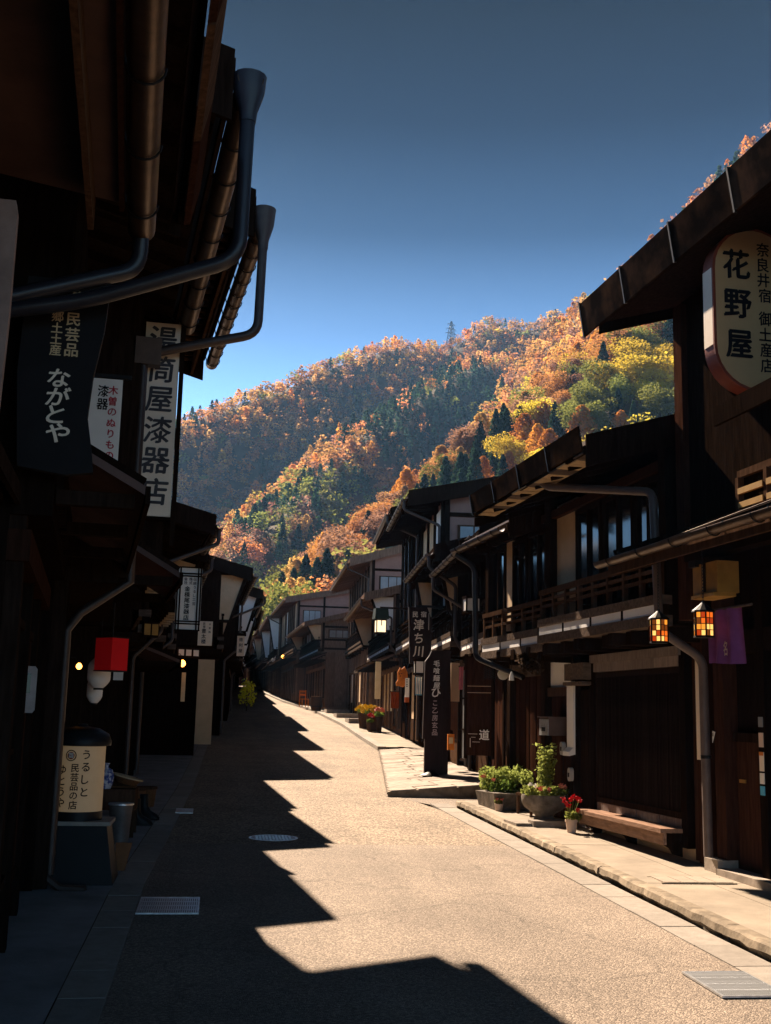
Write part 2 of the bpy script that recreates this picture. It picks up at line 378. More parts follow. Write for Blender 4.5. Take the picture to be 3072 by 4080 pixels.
while y < 16.5:
    L = rg.uniform(.9, 1.5); L = min(L, 16.7-y)
    dx = rg.uniform(-.012, .012)
    mb = MB()
    ns = max(3, int(L/.12)); pv = []
    for i in range(ns+1):     # a worn, chipped edge
        yy = y+.006+(L-.012)*i/ns; j = rg.uniform(-.012, .012); k = rg.uniform(-.008, .008); z0 = rz(yy)
        pv.append([(3.545+dx+rg.uniform(-.02, .02), yy, z0-.1), (3.535+dx+rg.uniform(-.015, .02), yy, z0+.03+k), (3.505+dx+j, yy, z0+.045+k), (3.515+dx+j, yy, z0+.092+k*.5), (3.54+dx+j*.5, yy, z0+.104), (3.628, yy, z0+.103), (3.628, yy, z0-.1)])
    b = []
    for p in pv: b += p
    fs = [(7*i+j, 7*i+(j+1) % 7, 7*i+7+(j+1) % 7, 7*i+7+j) for i in range(ns) for j in range(7)]
    fs += [tuple(range(7)), tuple(7*ns+j for j in reversed(range(7)))]
    mb.add(b, fs).build('kerb_stone', CONC_D, kerb); y += L
y = 31.2
while y < 100:
    L = 1.2; s = (RE(y+L)-RE(y))/L
    gblock(kerb, 'kerb_stone', RE(y)-.02, RE(y)+.215, y+.004, y+L-.004, rz(y)+.108, .2, GUT, s); y += L
# stone apron in front of the right-hand houses beyond the side lane
def apron_z(X, y):
    t = min(max((y-18.3)/13, 0), 1)
    return rz(y)+.085*(1-t)+.03*t+.075*max(0, X-RE(max(y, 18.3)))
apron = thing('stone_paving', None, None); apron['kind'] = 'structure'
mb = MB(); v = []; f = []
nx, ny = 6, 20
for j in range(ny+1):
    yy = 18.3+13.1*j/ny
    for i in range(nx+1):
        xx = RE(yy)+ (8.5-RE(yy))*i/nx; v.append((xx, yy, apron_z(xx, yy)-.012))
f = [(j*(nx+1)+i, j*(nx+1)+i+1, (j+1)*(nx+1)+i+1, (j+1)*(nx+1)+i) for j in range(ny) for i in range(nx)]
b = len(v)
for i in range(nx+1):
    v.append((v[i][0], 18.3, rz(18.3)-.05))
f += [(i, b+i, b+i+1, i+1) for i in range(nx)]
mb.add(v, f).build('mortar_bed', CONC_D, apron)
cnt = 0; yy = 18.31
while yy < 30.5 and cnt < 298:
    dy = rg.uniform(.34, .50); x = RE(yy)+.03+rg.uniform(0, .2)*0
    while x < 5.2+.06*(yy-18):
        dx = rg.uniform(.42, .85)
        g = .012; za = [apron_z(a, c)+rg.uniform(-.004, .006) for a, c in ((x, yy), (x+dx, yy), (x+dx, yy+dy), (x, yy+dy))]
        q = [(x+g+rg.uniform(0, .02), yy+g), (x+dx-g, yy+g+rg.uniform(0, .015)), (x+dx-g-rg.uniform(0, .02), yy+dy-g), (x+g, yy+dy-g-rg.uniform(0, .015))]
        MB().hexa([(a, c, z-.05) for (a, c), z in zip(q, za)], [(a, c, z+.006) for (a, c), z in zip(q, za)]).build('paving_stone', STONE_L, apron)
        x += dx; cnt += 1
        if cnt >= 298: break
    yy += dy

# ------------------------------------------------------------------ terrain: valley floor and the wooded hills
RIDGES = []
def ridge(pts, slope, tree=8):
    P = []
    for px, py, Y in pts:
        q = at(px, py, Y); P.append((q.x, q.y, q.z-tree))
    RIDGES.append((np.array(P), slope))
ridge([(-300, 2150, 560), (300, 1850, 590), (735, 1650, 620), (1000, 1540, 660), (1300, 1430, 700), (1560, 1340, 740), (1790, 1362, 780), (1950, 1265, 800), (2110, 1272, 790), (2340, 1190, 760)], .86)
ridge([(2340, 1190, 520), (2500, 1100, 470), (2700, 890, 440), (3072, 510, 410), (3600, 100, 400)], 1.25)
ridge([(2000, 1400, 700), (1900, 1420, 640), (1700, 1500, 560), (1450, 1650, 480), (1270, 1840, 420), (1080, 2010, 370), (900, 2250, 330), (700, 2500, 310)], .95)
ridge([(2420, 1380, 480), (2340, 1460, 430), (2150, 1630, 370), (1950, 1780, 320), (1750, 1920, 290), (1550, 2080, 260), (1350, 2290, 240), (1100, 2520, 230)], .98)
ridge([(3400, 700, 300), (3072, 900, 270), (2680, 1230, 230), (2500, 1480, 205), (2250, 1790, 190), (2000, 1980, 180), (1800, 2170, 180)], .85, 6)
_rs = np.random.RandomState(3)
_wv = [(_rs.uniform(.008, .05), _rs.uniform(0, 6.28), _rs.uniform(0, 6.28)) for _ in range(14)]
def hz(x, y):
    x = np.asarray(x, float); y = np.asarray(y, float)
    base = rzv(y)-.12
    z = np.full(x.shape, -1e3)
    for P, s in RIDGES:
        for a, b in zip(P[:-1], P[1:]):
            d = b-a; L2 = d[0]**2+d[1]**2
            t = np.clip(((x-a[0])*d[0]+(y-a[1])*d[1])/L2, 0, 1)
            dist = np.hypot(x-a[0]-t*d[0], y-a[1]-t*d[1])
            z = np.maximum(z, a[2]+t*d[2]-s*(np.sqrt(dist*dist+36)-6))
    n = np.zeros(x.shape)
    for k, p, th in _wv: n += np.sin(k*(x*math.cos(th)+y*math.sin(th))*1.6+p)/(k*60+1.0)
    z = z+n*np.clip((y-100)/500, .25, 1)*1.3-.5
    keep = np.clip(np.maximum((np.abs(x-4)-17)/14, (y-150)/25), 0, 1)
    keep = np.where((y < 60), np.clip((np.abs(x-4)-22)/20, 0, 1), keep)
    return base+np.maximum(z-base, 0)*keep
gx = np.concatenate([np.arange(-700, -60, 20.), np.arange(-60, 420, 7.), np.arange(420, 1000, 20.)])
gy = np.concatenate([np.arange(-120, 60, 20.), np.arange(60, 900, 7.), np.arange(900, 901, 30.)])
GX, GY = np.meshgrid(gx, gy); GZ = hz(GX, GY)
nv = GX.size; me = bpy.data.meshes.new('ground')
idx = np.arange(nv).reshape(GX.shape)
quads = np.stack([idx[:-1, :-1], idx[:-1, 1:], idx[1:, 1:], idx[1:, :-1]], -1).reshape(-1, 4)
me.from_pydata(np.stack([GX, GY, GZ], -1).reshape(-1, 3).tolist(), [], quads.tolist())
me.polygons.foreach_set('use_smooth', [True]*len(me.polygons))
FLOOR = mat('leaf_littered_ground', (.055, .045, .025), .95, .5, .12, coord='Object', col2=(.10, .065, .03), detail=8)
me.materials.append(FLOOR); link('hillside_ground', me)['kind'] = 'structure'

# ------------------------------------------------------------------ trees
def cloud(kind, n, rng, q):
    """leaf clumps of a crown of unit height: returns (4n,3) corner points"""
    if kind == 'cedar':
        h = rng.rand(n)**.75; tier = np.floor(h*9)/9; a = rng.rand(n)*6.283
        r = .24*(1-h)**.85*(.55+.45*np.sqrt(rng.rand(n)))*(.72+.4*((h*9) % 1 < .55))+.012
        c = np.stack([r*np.cos(a), r*np.sin(a), .06+.94*h-r*.25], -1)
    elif kind == 'larch':
        h = rng.rand(n)**.8; a = rng.rand(n)*6.283; br = .5+.5*np.sin(a*3+h*23)*np.sin(a*2-h*17)
        r = (.36*(1-h)**.55)*(.35+.65*rng.rand(n))*(.6+.5*br)+.015
        c = np.stack([r*np.cos(a), r*np.sin(a), .08+.92*h+r*.1], -1)
    else:
        k = 9; cen = np.stack([rng.uniform(-.26, .26, k), rng.uniform(-.26, .26, k), rng.uniform(.34, .82, k)], -1); cen[0] = (0, 0, .8)
        rad = rng.uniform(.13, .24, k); w = rng.randint(0, k, n)
        d = rng.normal(size=(n, 3)); d /= np.linalg.norm(d, axis=1)[:, None]
        c = cen[w]+d*rad[w][:, None]*(.55+.5*rng.rand(n))[:, None]
    nr = rng.normal(size=(n, 3)); nr[:, 2] += .35; nr /= np.linalg.norm(nr, axis=1)[:, None]
    t = np.cross(nr, rng.normal(size=(n, 3))); t /= np.linalg.norm(t, axis=1)[:, None]; b = np.cross(nr, t)
    s = q*(.6+.8*rng.rand(n))[:, None]
    return np.stack([c-t*s*.5, c-b*s*.36+t*s*.1, c+t*s*.5, c+b*s*.36], 1).reshape(-1, 3)
def crown_mesh(kind, n, seed, q, m):
    v = cloud(kind, n, np.random.RandomState(seed), q)
    me = bpy.data.meshes.new('crown'); me.vertices.add(len(v)); me.vertices.foreach_set('co', v.ravel())
    k = len(v)//4; me.loops.add(4*k); me.loops.foreach_set('vertex_index', np.arange(4*k))
    me.polygons.add(k); me.polygons.foreach_set('loop_start', np.arange(0, 4*k, 4)); me.update(calc_edges=True); me.materials.append(m); return me
def trunk_mesh(kind, seed, m):
    r = random.Random(seed); mb = MB(); top = .92 if kind != 'broadleaf' else .62
    pts = [(r.uniform(-.012, .012)*i, r.uniform(-.012, .012)*i, top*i/5) for i in range(6)]
    mb.tube(pts, [.026*(1-.16*i) for i in range(6)], 6)
    for i in range(9):
        h = r.uniform(.25, top); a = r.uniform(0, 6.28); L = (.2*(1.05-h)+.04) if kind != 'broadleaf' else .27
        mb.tube([(0, 0, h), (math.cos(a)*L*.6, math.sin(a)*L*.6, h+L*.35), (math.cos(a)*L, math.sin(a)*L, h+L*.6)], [.009, .006, .002], 4)
    return mb.mesh('trunk', m)
BARK = mat('tree_bark', (.07, .045, .03), .9, .3, 8)
SPEC = {  # kind, colours, label
    'orange_larch': ('larch', (.62, .27, .055)), 'rust_tree': ('broadleaf', (.50, .235, .085)), 'ochre_tree': ('broadleaf', (.54, .32, .10)),
    'yellow_tree': ('broadleaf', (.60, .46, .06)), 'cedar_tree': ('cedar', (.035, .075, .045)), 'plum_tree': ('broadleaf', (.33, .18, .12)), 'pale_larch': ('larch', (.60, .36, .13)), 'olive_tree': ('broadleaf', (.22, .24, .06))}
LEAF = {k: leaf_mat('leaves_of_'+k, col=tuple(q*.85 for q in c)) for k, (kd, c) in SPEC.items()}
CROWN = {}; TRUNK = {}
for i, (k, (kd, c)) in enumerate(SPEC.items()):
    CROWN[k, 0] = [crown_mesh(kd, 520, 10+i*7+j, .075, LEAF[k]) for j in range(4)]
    CROWN[k, 1] = [crown_mesh(kd, 3200, 90+i*7+j, .034, LEAF[k]) for j in range(2)]
    TRUNK[k] = trunk_mesh(kd, i, BARK)
rs = np.random.RandomState(11)
# planting: jittered grid over the slopes in front of the camera
pts = []
for (x0, x1, y0, y1, st) in ((-260, 480, 120, 330, 5.0), (-260, 520, 330, 560, 5.9), (-260, 560, 560, 860, 6.6)):
    ax, ay = np.meshgrid(np.arange(x0, x1, st), np.arange(y0, y1, st))
    pts.append(np.stack([ax.ravel()+rs.uniform(-.45, .45, ax.size)*st, ay.ravel()+rs.uniform(-.45, .45, ax.size)*st], -1))
pts = np.concatenate(pts); az = np.degrees(np.arctan2(pts[:, 0], pts[:, 1]))
pts = pts[(az > -16) & (az < 32)]
z = hz(pts[:, 0], pts[:, 1]); up = z-rzv(pts[:, 1]); pts = pts[up > 2.5]; z = z[up > 2.5]
# keep trees whose tops can be seen from around the camera
vis = np.ones(len(pts), bool)
for off in ((0, 0),):
    for t in np.linspace(.2, .975, 60):
        zr = EYE+(z+11-EYE)*t; vis &= hz(pts[:, 0]*t, pts[:, 1]*t)+3 < zr+2
_pp = at(1797, 1395, 770); vis &= np.hypot(pts[:, 0]-_pp.x, pts[:, 1]-_pp.y) > 11
pts = pts[vis]; z = z[vis]; n = len(pts)
def world_of(px, py):
    d = ray(px, py)
    for Y in np.arange(130, 900, 3.0):
        p = CAM+d*(Y/d.y)
        if float(hz(p.x, p.y))+5 > p.z: return p
    return CAM+d*600
kinds = np.array(list(SPEC)); names = list(SPEC)
pr = rs.choice(len(names), n, p=[.10, .28, .21, .02, .05, .12, .16, .06])
def zone(px, py, r, choices):
    c = world_of(px, py); dd = np.hypot(pts[:, 0]-c.x, pts[:, 1]-c.y) < r*(.75+.5*rs.rand(n))
    pr[dd] = [names.index(choices[i]) for i in rs.randint(0, len(choices), int(dd.sum()))]
zone(1700, 1600, 42, ['cedar_tree']*9+['rust_tree']); zone(1850, 1560, 42, ['cedar_tree']*9+['olive_tree']); zone(1620, 1720, 36, ['cedar_tree']*8+['rust_tree']); zone(1950, 1540, 30, ['cedar_tree'])
zone(1000, 2080, 30, ['cedar_tree']*5+['olive_tree']); zone(1120, 2020, 22, ['cedar_tree']*4+['plum_tree']); zone(1400, 2150, 22, ['cedar_tree', 'cedar_tree', 'olive_tree'])
zone(1300, 2230, 22, ['cedar_tree', 'cedar_tree', 'olive_tree', 'plum_tree']); zone(1100, 2260, 22, ['cedar_tree', 'plum_tree', 'pale_larch', 'olive_tree'])
for q in ((950, 2250), (1050, 2330), (1180, 2400), (900, 2140), (1250, 2330), (1380, 2300), (1480, 2200), (1090, 2180), (1220, 2120)): zone(q[0], q[1], 13, ['cedar_tree']*4+['plum_tree', 'plum_tree', 'olive_tree', 'olive_tree', 'rust_tree', 'pale_larch'])
zone(1500, 2040, 16, ['cedar_tree', 'olive_tree', 'ochre_tree']); zone(2150, 1720, 24, ['cedar_tree', 'cedar_tree', 'olive_tree'])
zone(2560, 1290, 22, ['orange_larch']*5+['ochre_tree']); zone(2440, 1480, 18, ['plum_tree', 'plum_tree', 'rust_tree', 'olive_tree']); zone(2600, 1440, 14, ['cedar_tree', 'olive_tree'])
zone(2620, 1560, 14, ['yellow_tree']); zone(2380, 1660, 16, ['yellow_tree', 'yellow_tree', 'olive_tree']); zone(2230, 1700, 12, ['orange_larch', 'orange_larch', 'yellow_tree']); zone(2420, 1600, 9, ['cedar_tree', 'olive_tree'])
_rd = (pts[:, 0] > pts[:, 1]*.36) & (pts[:, 1] > 330); pr[_rd] = [names.index(('orange_larch', 'plum_tree', 'plum_tree', 'cedar_tree')[i]) for i in rs.randint(0, 4, int(_rd.sum()))]  # darker kinds on this ridge stand in for lens edge darkening
for q in ((1440, 1350), (1560, 1340), (1250, 1440), (1000, 1540), (770, 1640), (1680, 1325)): zone(q[0], q[1]+12, 13, ['cedar_tree', 'rust_tree'])
hgt = rs.uniform(6.2, 10.5, n)*np.where(np.isin(pr, [names.index('cedar_tree'), names.index('orange_larch'), names.index('pale_larch')]), 1.12, 1.0)
P3 = np.stack([pts[:, 0], pts[:, 1], z], -1)
cv = P3+np.array([0, 0, 1])*hgt[:, None]*.6-np.array(CAM)
dep = cv@np.array(FW); sxp = 1536+FOC*(cv@np.array(RT))/dep; syp = 2040-FOC*(cv@np.array(UP))/dep
clear = np.ones(n, bool)
for t in np.linspace(.25, .97, 60):
    q = np.array(CAM)+cv*t; clear &= hz(q[:, 0], q[:, 1])+4 < q[:, 2]+2.5
inview = (sxp > 730) & (sxp < 3060) & (syp > 300) & (syp < np.interp(sxp, [730, 1150, 1600, 2200, 2300, 2690, 2691, 3072], [1950, 2390, 2150, 1830, 1760, 1620, 900, 470])) & clear
score = np.where(inview, hgt*FOC/dep, -1); order = np.argsort(-score)
single = [i for i in order[:292] if score[i] > 0]
LAB = {'orange_larch': 'feathery orange larch on the autumn hillside', 'rust_tree': 'rounded rust brown tree on the autumn hillside', 'ochre_tree': 'rounded ochre tree on the autumn hillside',
       'yellow_tree': 'bright yellow leafy tree on the near slope behind the right houses', 'cedar_tree': 'dark green pointed cedar on the autumn hillside', 'plum_tree': 'rounded purplish brown tree on the autumn hillside',
       'pale_larch': 'pale golden pointed larch on the autumn hillside', 'olive_tree': 'rounded olive green tree on the autumn hillside'}
SHORT = {'orange_larch': 'orange larches', 'rust_tree': 'rust brown trees', 'ochre_tree': 'ochre trees', 'yellow_tree': 'yellow trees', 'cedar_tree': 'dark cedars', 'plum_tree': 'purplish brown trees', 'pale_larch': 'golden larches', 'olive_tree': 'olive green trees'}
for i in single:
    k = names[pr[i]]; h = hgt[i]
    t = thing(k, LAB[k], 'tree', (P3[i][0], P3[i][1], P3[i][2]-.4), rs.uniform(0, 6.28), SHORT[k]+' on the hillside')
    w = rs.uniform(.9, 1.2)*(1.25 if SPEC[k][0] == 'broadleaf' else 1); t.scale = (h*w, h*w, h)
    near = dep[i] < 300
    link('crown', CROWN[k, 1 if near else 0][rs.randint(2 if near else 4)], t); link('trunk', TRUNK[k], t)
rest = np.setdiff1d(np.arange(n), single)
V = []; COL = []
NL = (110, 480)                     # leaf clumps per far and per nearer tree
lib = {(k, j, f): cloud(SPEC[k][0], NL[f], np.random.RandomState(500+j*31+i), (.12, .06)[f]) for i, k in enumerate(names) for j in range(4) for f in (0, 1)}
for i in rest:
    k = names[pr[i]]; h = hgt[i]; f_ = int(dep[i] < 380 and clear[i]); c = lib[k, rs.randint(4), f_]; a = rs.uniform(0, 6.28); w = h*rs.uniform(.9, 1.25)*(1.25 if SPEC[k][0] == 'broadleaf' else 1)
    ca, sa = math.cos(a)*w, math.sin(a)*w
    V.append(np.stack([c[:, 0]*ca-c[:, 1]*sa+P3[i][0], c[:, 0]*sa+c[:, 1]*ca+P3[i][1], c[:, 2]*h+P3[i][2]-.4], -1))
    col = np.array(SPEC[k][1])*rs.uniform(.65, 1.3)*np.array([1, rs.uniform(.88, 1.12), rs.uniform(.85, 1.2)])
    COL.append(np.repeat(np.append(col*rs.uniform(.85, 1.15, (NL[f_], 1)), np.ones((NL[f_], 1)), 1), 4, 0))
V = np.concatenate(V); COL = np.concatenate(COL); k = len(V)//4
me = bpy.data.meshes.new('forest'); me.vertices.add(len(V)); me.vertices.foreach_set('co', V.ravel())
me.loops.add(4*k); me.loops.foreach_set('vertex_index', np.arange(4*k)); me.polygons.add(k); me.polygons.foreach_set('loop_start', np.arange(0, 4*k, 4)); me.update(calc_edges=True)
ca = me.attributes.new('col', 'FLOAT_COLOR', 'POINT'); ca.data.foreach_set('color', COL.astype(np.float32).ravel())
me.materials.append(leaf_mat('mixed_autumn_leaves', attr=True))
tag(link('forest', me), 'autumn forest covering the far hillside behind the single trees', 'forest', kind='stuff')
print('trees', n, 'single', len(single), 'quads', k)

# transmission pylon on the saddle of the ridge
pp = at(1797, 1395, 770); pz = float(hz(pp.x, pp.y))
H_ = at(1797, 1280, 770).z-pz
py_ = thing('power_pylon', 'steel lattice power pylon standing on the far ridge', 'pylon', (pp.x, pp.y, pz), .4)
ST = mat('grey_pylon_steel', (.16, .17, .19), .5, .1, 2, metal=.3)
def tw(z): return 3.4*(1-z/H_)**.8*.9+.25
mb = MB(); br = MB()
for a, c in ((1, 1), (1, -1), (-1, 1), (-1, -1)):
    mb = MB(); zs = [H_*i/10 for i in range(11)]
    mb.tube([(a*tw(q), c*tw(q), q) for q in zs], .2, 5); mb.build('leg', ST, py_)
for i in range(10):
    z0, z1 = H_*i/10, H_*(i+1)/10
    for a, c, d, e in ((1, 1, 1, -1), (1, -1, -1, -1), (-1, -1, -1, 1), (-1, 1, 1, 1)):
        br.tube([(a*tw(z0), c*tw(z0), z0), (d*tw(z1), e*tw(z1), z1)], .11, 4); br.tube([(d*tw(z0), e*tw(z0), z0), (a*tw(z1), c*tw(z1), z1)], .11, 4)
br.build('bracing', ST, py_)
for q, w in ((.62, 4.6), (.76, 4.0), (.9, 3.2)):
    mb = MB(); zz = H_*q
    for sgn in (-1, 1):
        mb.tube([(0, 0, zz+1.0), (sgn*w, 0, zz)], .16, 4); mb.tube([(0, 0, zz-.1), (sgn*w, 0, zz)], .16, 4); mb.tube([(sgn*w, 0, zz), (sgn*w, 0, zz-1.3)], .12, 4)
    mb.build('cross_arm', ST, py_)

# ------------------------------------------------------------------ houses
class House:
    """u runs along the facade away from the camera, w towards the street, z is world height"""
    def __init__(s, name, label, cat, side, X, y, rot, g, group=None):
        s.sg = 1 if side == 'right' else -1; s.g = g
        r = R_(90+rot) if side == 'right' else R_(-90+rot)
        s.root = thing(name, label, cat, (X, y, g), r, group)
        s.M = Matrix.Translation((X, y, g)) @ Matrix.Rotation(r, 4, 'Z'); s.rz = r
    def P(s, u, w, z): return (s.sg*u, w, z-s.g)
    def W(s, u, w, z): return s.M @ Vector(s.P(u, w, z))       # world position
    def box(s, name, m, u0, u1, w0, w1, z0, z1, parent=None, label=None):
        return MB().box(*sorted((s.sg*u0, s.sg*u1)), w0, w1, z0-s.g, z1-s.g).build(name, m, parent or s.root, label=label)
    def boxes(s, name, m, L, parent=None, label=None):
        mb = MB()
        for u0, u1, w0, w1, z0, z1 in L: mb.box(*sorted((s.sg*u0, s.sg*u1)), w0, w1, z0-s.g, z1-s.g)
        return mb.build(name, m, parent or s.root, label=label)
    def bar(s, name, m, p, q, a, b, parent=None, label=None):
        return MB().bar(s.P(*p), s.P(*q), a, b).build(name, m, parent or s.root, label=label)
    def tube(s, name, m, pts, r, n=10, parent=None, label=None):
        return MB().tube([s.P(*p) for p in pts], r, n).build(name, m, parent or s.root, smooth=True, label=label)
    def prism_u(s, name, m, poly, u0, u1, parent=None, label=None):     # poly in (w, z), extruded along u
        return MB().prism([(a, b-s.g) for a, b in poly], (s.sg*u0, 0, 0), (0, 1, 0), (0, 0, 1), (s.sg, 0, 0), u1-u0).build(name, m, parent or s.root, label=label)
    def prism_w(s, name, m, poly, w0, w1, parent=None, label=None):     # poly in (u, z), extruded along w
        return MB().prism([(s.sg*a, b-s.g) for a, b in poly], (0, w0, 0), (1, 0, 0), (0, 0, 1), (0, 1, 0), w1-w0).build(name, m, parent or s.root, label=label)
    def rep(s, name, m, size, spots, rot=None, parent=None):            # alike pieces: one mesh, many objects
        a, b, c = (x/2 for x in size); me = MB().box(-a, a, -b, b, -c, c).mesh(name, m)
        return [link(name, me, parent or s.root, s.P(*p), rot=rot) for p in spots]

def bend(p, q, r, k=5, d=.12):
    """rounded corner at q"""
    p, q, r = Vector(p), Vector(q), Vector(r); a = q+(p-q).normalized()*d; b = q+(r-q).normalized()*d
    return [tuple((1-t)**2*a+2*t*(1-t)*q+t*t*b) for t in [i/k for i in range(k+1)]]
def pipe_path(pts, d=.12):
    out = [tuple(pts[0])]
    for i in range(1, len(pts)-1): out += bend(pts[i-1], pts[i], pts[i+1], d=d)
    return out+[tuple(pts[-1])]

def main_roof(h, L, ze, over, depth, pitch, mroof, mwood, ov=.35, th=.10, fasc=.16, raft=True, near=True, verge=.2, u0=0.0):
    """two slopes, boards at the edges, rafters; the eave tip is at w=over, z=ze (underside)"""
    a, b = u0-ov, u0+L+ov; wr = -depth/2; zr = ze+(over-wr)*pitch
    h.prism_u('roof_slope', mroof, [(over, ze+.03), (over, ze+.03+th), (wr, zr+.03+th), (wr, zr+.03)], a, b)
    zb = zr-(depth/2+.6)*pitch
    h.prism_u('roof_slope', mroof, [(wr-.002, zr+.03), (wr-.002, zr+.03+th), (wr-depth/2-.6, zb+.03+th), (wr-depth/2-.6, zb+.03)], a, b)
    h.prism_u('ridge_cap', mroof, [(wr-.18, zr+.12+th-.18*pitch), (wr, zr+.2+th), (wr+.18, zr+.12+th-.18*pitch), (wr+.18, zr+.05+th-.18*pitch), (wr-.18, zr+.05+th-.18*pitch)], a-.02, b+.02)
    h.prism_u('soffit_board', mwood, [(over-.03, ze+.008), (over-.03, ze+.028), (wr+.3, zr+.028-.3*pitch), (wr+.3, zr+.008-.3*pitch)], a+.03, b-.03)
    for e in ((a-.035, a-.003), (b+.003, b+.035)):
        h.prism_u('verge_board', mwood, [(over+.02, ze-verge*.5), (over+.02, ze+th+.07), (wr, zr+th+.07), (wr, zr-verge*.5)], *e)
    h.box('fascia', mwood, a, b, over+.003, over+.03, ze-.02, ze+fasc)
    if raft:
        n = max(3, int(round((L+2*ov-.2)/(.42 if near else .6)))); ln = (over+.35)*math.sqrt(1+pitch*pitch)
        ang = math.atan(pitch); wm = over-.04-(over+.35)/2; zm = ze-.035+(over-wm)*pitch
        h.rep('rafter', mwood, (.055, ln, .075), [(a+.1+(b-a-.2)*i/(n-1), wm, zm) for i in range(n)], rot=(-ang, 0, 0))
    return zr
def eave_gutter(h, u0, u1, w, z, r, m, drop=.02, hooks=.55, near=True):
    g = MB().trough(h.P(u0, w, z), h.P(u1, w, z+drop), r).build('gutter', m, h.root, smooth=True)
    n = max(2, int(abs(u1-u0)/hooks))
    if near:
        prof = [(math.cos(t)*(r+.008), -math.sin(t)*(r+.008)) for t in [math.pi*i/8 for i in range(9)]]
        me = MB().tube([(0, a, b) for a, b in prof]+[(0, -r-.02, .06)], .006, 5).mesh('gutter_hook', IRON)
        for i in range(n):
            t = (i+.5)/n; link('gutter_hook', me, g, h.P(u0+(u1-u0)*t, w, z+drop*t))
    return g
def lattice(h, u0, u1, w, z0, z1, pitch, m, pw=.022, each=True, frame=W_DARK, back=None):
    """upright slats in a frame; every slat its own piece when near"""
    fr = h.boxes('lattice_frame', frame, [(u0, u1, w-.02, w+.03, z0, z0+.06), (u0, u1, w-.02, w+.03, z1-.06, z1), (u0, u0+.05, w-.018, w+.028, z0+.06, z1-.06), (u1-.05, u1, w-.018, w+.028, z0+.06, z1-.06)])
    n = max(3, int((u1-u0-.1)/pitch))
    if each: h.rep('slat', m, (pw, .03, z1-z0-.12), [(u0+.05+(u1-u0-.1)*(i+.5)/n, w+.004, (z0+z1)/2) for i in range(n)], parent=fr)
    else: h.boxes('slat_panel', m, [(u0+.05+(u1-u0-.1)*(i+.5)/n-pw/2, u0+.05+(u1-u0-.1)*(i+.5)/n+pw/2, w-.01, w+.02, z0+.06, z1-.06) for i in range(n)], parent=fr)
    if back: h.box('backing', back, u0+.05, u1-.05, w-.06, w-.035, z0+.06, z1-.06, parent=fr)
def window(h, u0, u1, w, z0, z1, m=W_DARK, glass=GLASS, cols=2, rows=1, fw=.05):
    L = [(u0, u1, w-.01, w+.03, z0, z0+fw), (u0, u1, w-.01, w+.03, z1-fw, z1)]
    for i in range(cols+1):
        c = u0+fw/2+(u1-u0-fw)*i/cols; L.append((c-fw/2, c+fw/2, w-.008, w+.028, z0+fw, z1-fw))
    for j in range(1, rows):
        c = z0+(z1-z0)*j/rows; L.append((u0+fw, u1-fw, w-.004, w+.02, c-fw*.35, c+fw*.35))
    o = h.boxes('window', m, L)
    for i in range(cols):
        a = u0+fw+(u1-u0-fw)*i/cols; b = u0+(u1-u0-fw)*(i+1)/cols
        h.box('pane', glass, a+.002, b-.002, w-.006, w, z0+fw, z1-fw, parent=o)
    return o
def balcony(h, u0, u1, w, zb, m=W_DARK, strip=True, post=.9, rail_h=.62, mg=W_GREY, ends=True):
    """floor beams with white plaster strip between, a rail with balusters above; zb = bottom of the lower beam"""
    h.box('floor_beam', mg, u0, u1, w-.10, w+.06, zb, zb+.10)
    h.box('floor_beam', mg, u0, u1, w-.10, w+.06, zb+.20, zb+.29)
    n = max(1, int(round((u1-u0)/.75)))
    if strip:
        for i in range(n):
            a = u0+(u1-u0)*i/n; b = u0+(u1-u0)*(i+1)/n
            h.box('plaster_strip', PLASTER, a+.03, b-.03, w-.05, w+.045, zb+.101, zb+.199)
    h.rep('strut', W_DARK, (.055, .10, .098), [(u0+(u1-u0)*i/n, w-.005, zb+.15) for i in range(n+1)])
    if rail_h:
        k = max(2, int(round((u1-u0)/.42)))
        h.box('handrail', m, u0, u1, w-.03, w+.04, zb+.29+rail_h-.06, zb+.29+rail_h)
        h.box('rail', m, u0, u1, w-.015, w+.02, zb+.29+rail_h*.40, zb+.29+rail_h*.40+.035)
        h.box('rail', m, u0, u1, w-.015, w+.02, zb+.29+rail_h*.62, zb+.29+rail_h*.62+.035)
        h.rep('baluster', m, (.05, .05, rail_h-.062), [(u0+.03+(u1-u0-.06)*i/k, w+.001, zb+.29+(rail_h-.062)/2) for i in range(k+1)])
    if ends:
        h.rep('beam_end', W_DARK, (.13, .55, .12), [(u0+.2+(u1-u0-.4)*i/max(1, n//2+1), w-.25, zb-.062) for i in range(n//2+2)])
def wing_wall(h, u, w0, w1, z0, z1, m=PLASTER, t=.08, taper=.45):
    """tapered plaster wing wall at the end of an upper storey, dark frame"""
    wb = w0+(w1-w0)*taper
    h.prism_u('wing_wall', m, [(w0, z0), (wb, z0), (w1, z1), (w0, z1)], u-t/2, u+t/2)
    h.bar('wing_frame', W_DARK, (u, wb+.03, z0-.02), (u, w1+.03, z1), .11, .07)
    h.box('wing_frame', W_DARK, u-.055, u+.055, w0, wb+.02, z0-.07, z0-.002)
def boards(h, u0, u1, w, z0, z1, m, n=None, t=.02):
    n = n or max(2, int(round((u1-u0)/.18))); d = (u1-u0)/n; r = random.Random(n)
    me = MB().box(-d/2+.004, d/2-.004, 0, t, z0-h.g, z1-h.g).mesh('wall_board', m)
    for i in range(n): link('wall_board', me, h.root, (h.sg*(u0+d*(i+.5)), w+r.uniform(-.004, .006), 0))
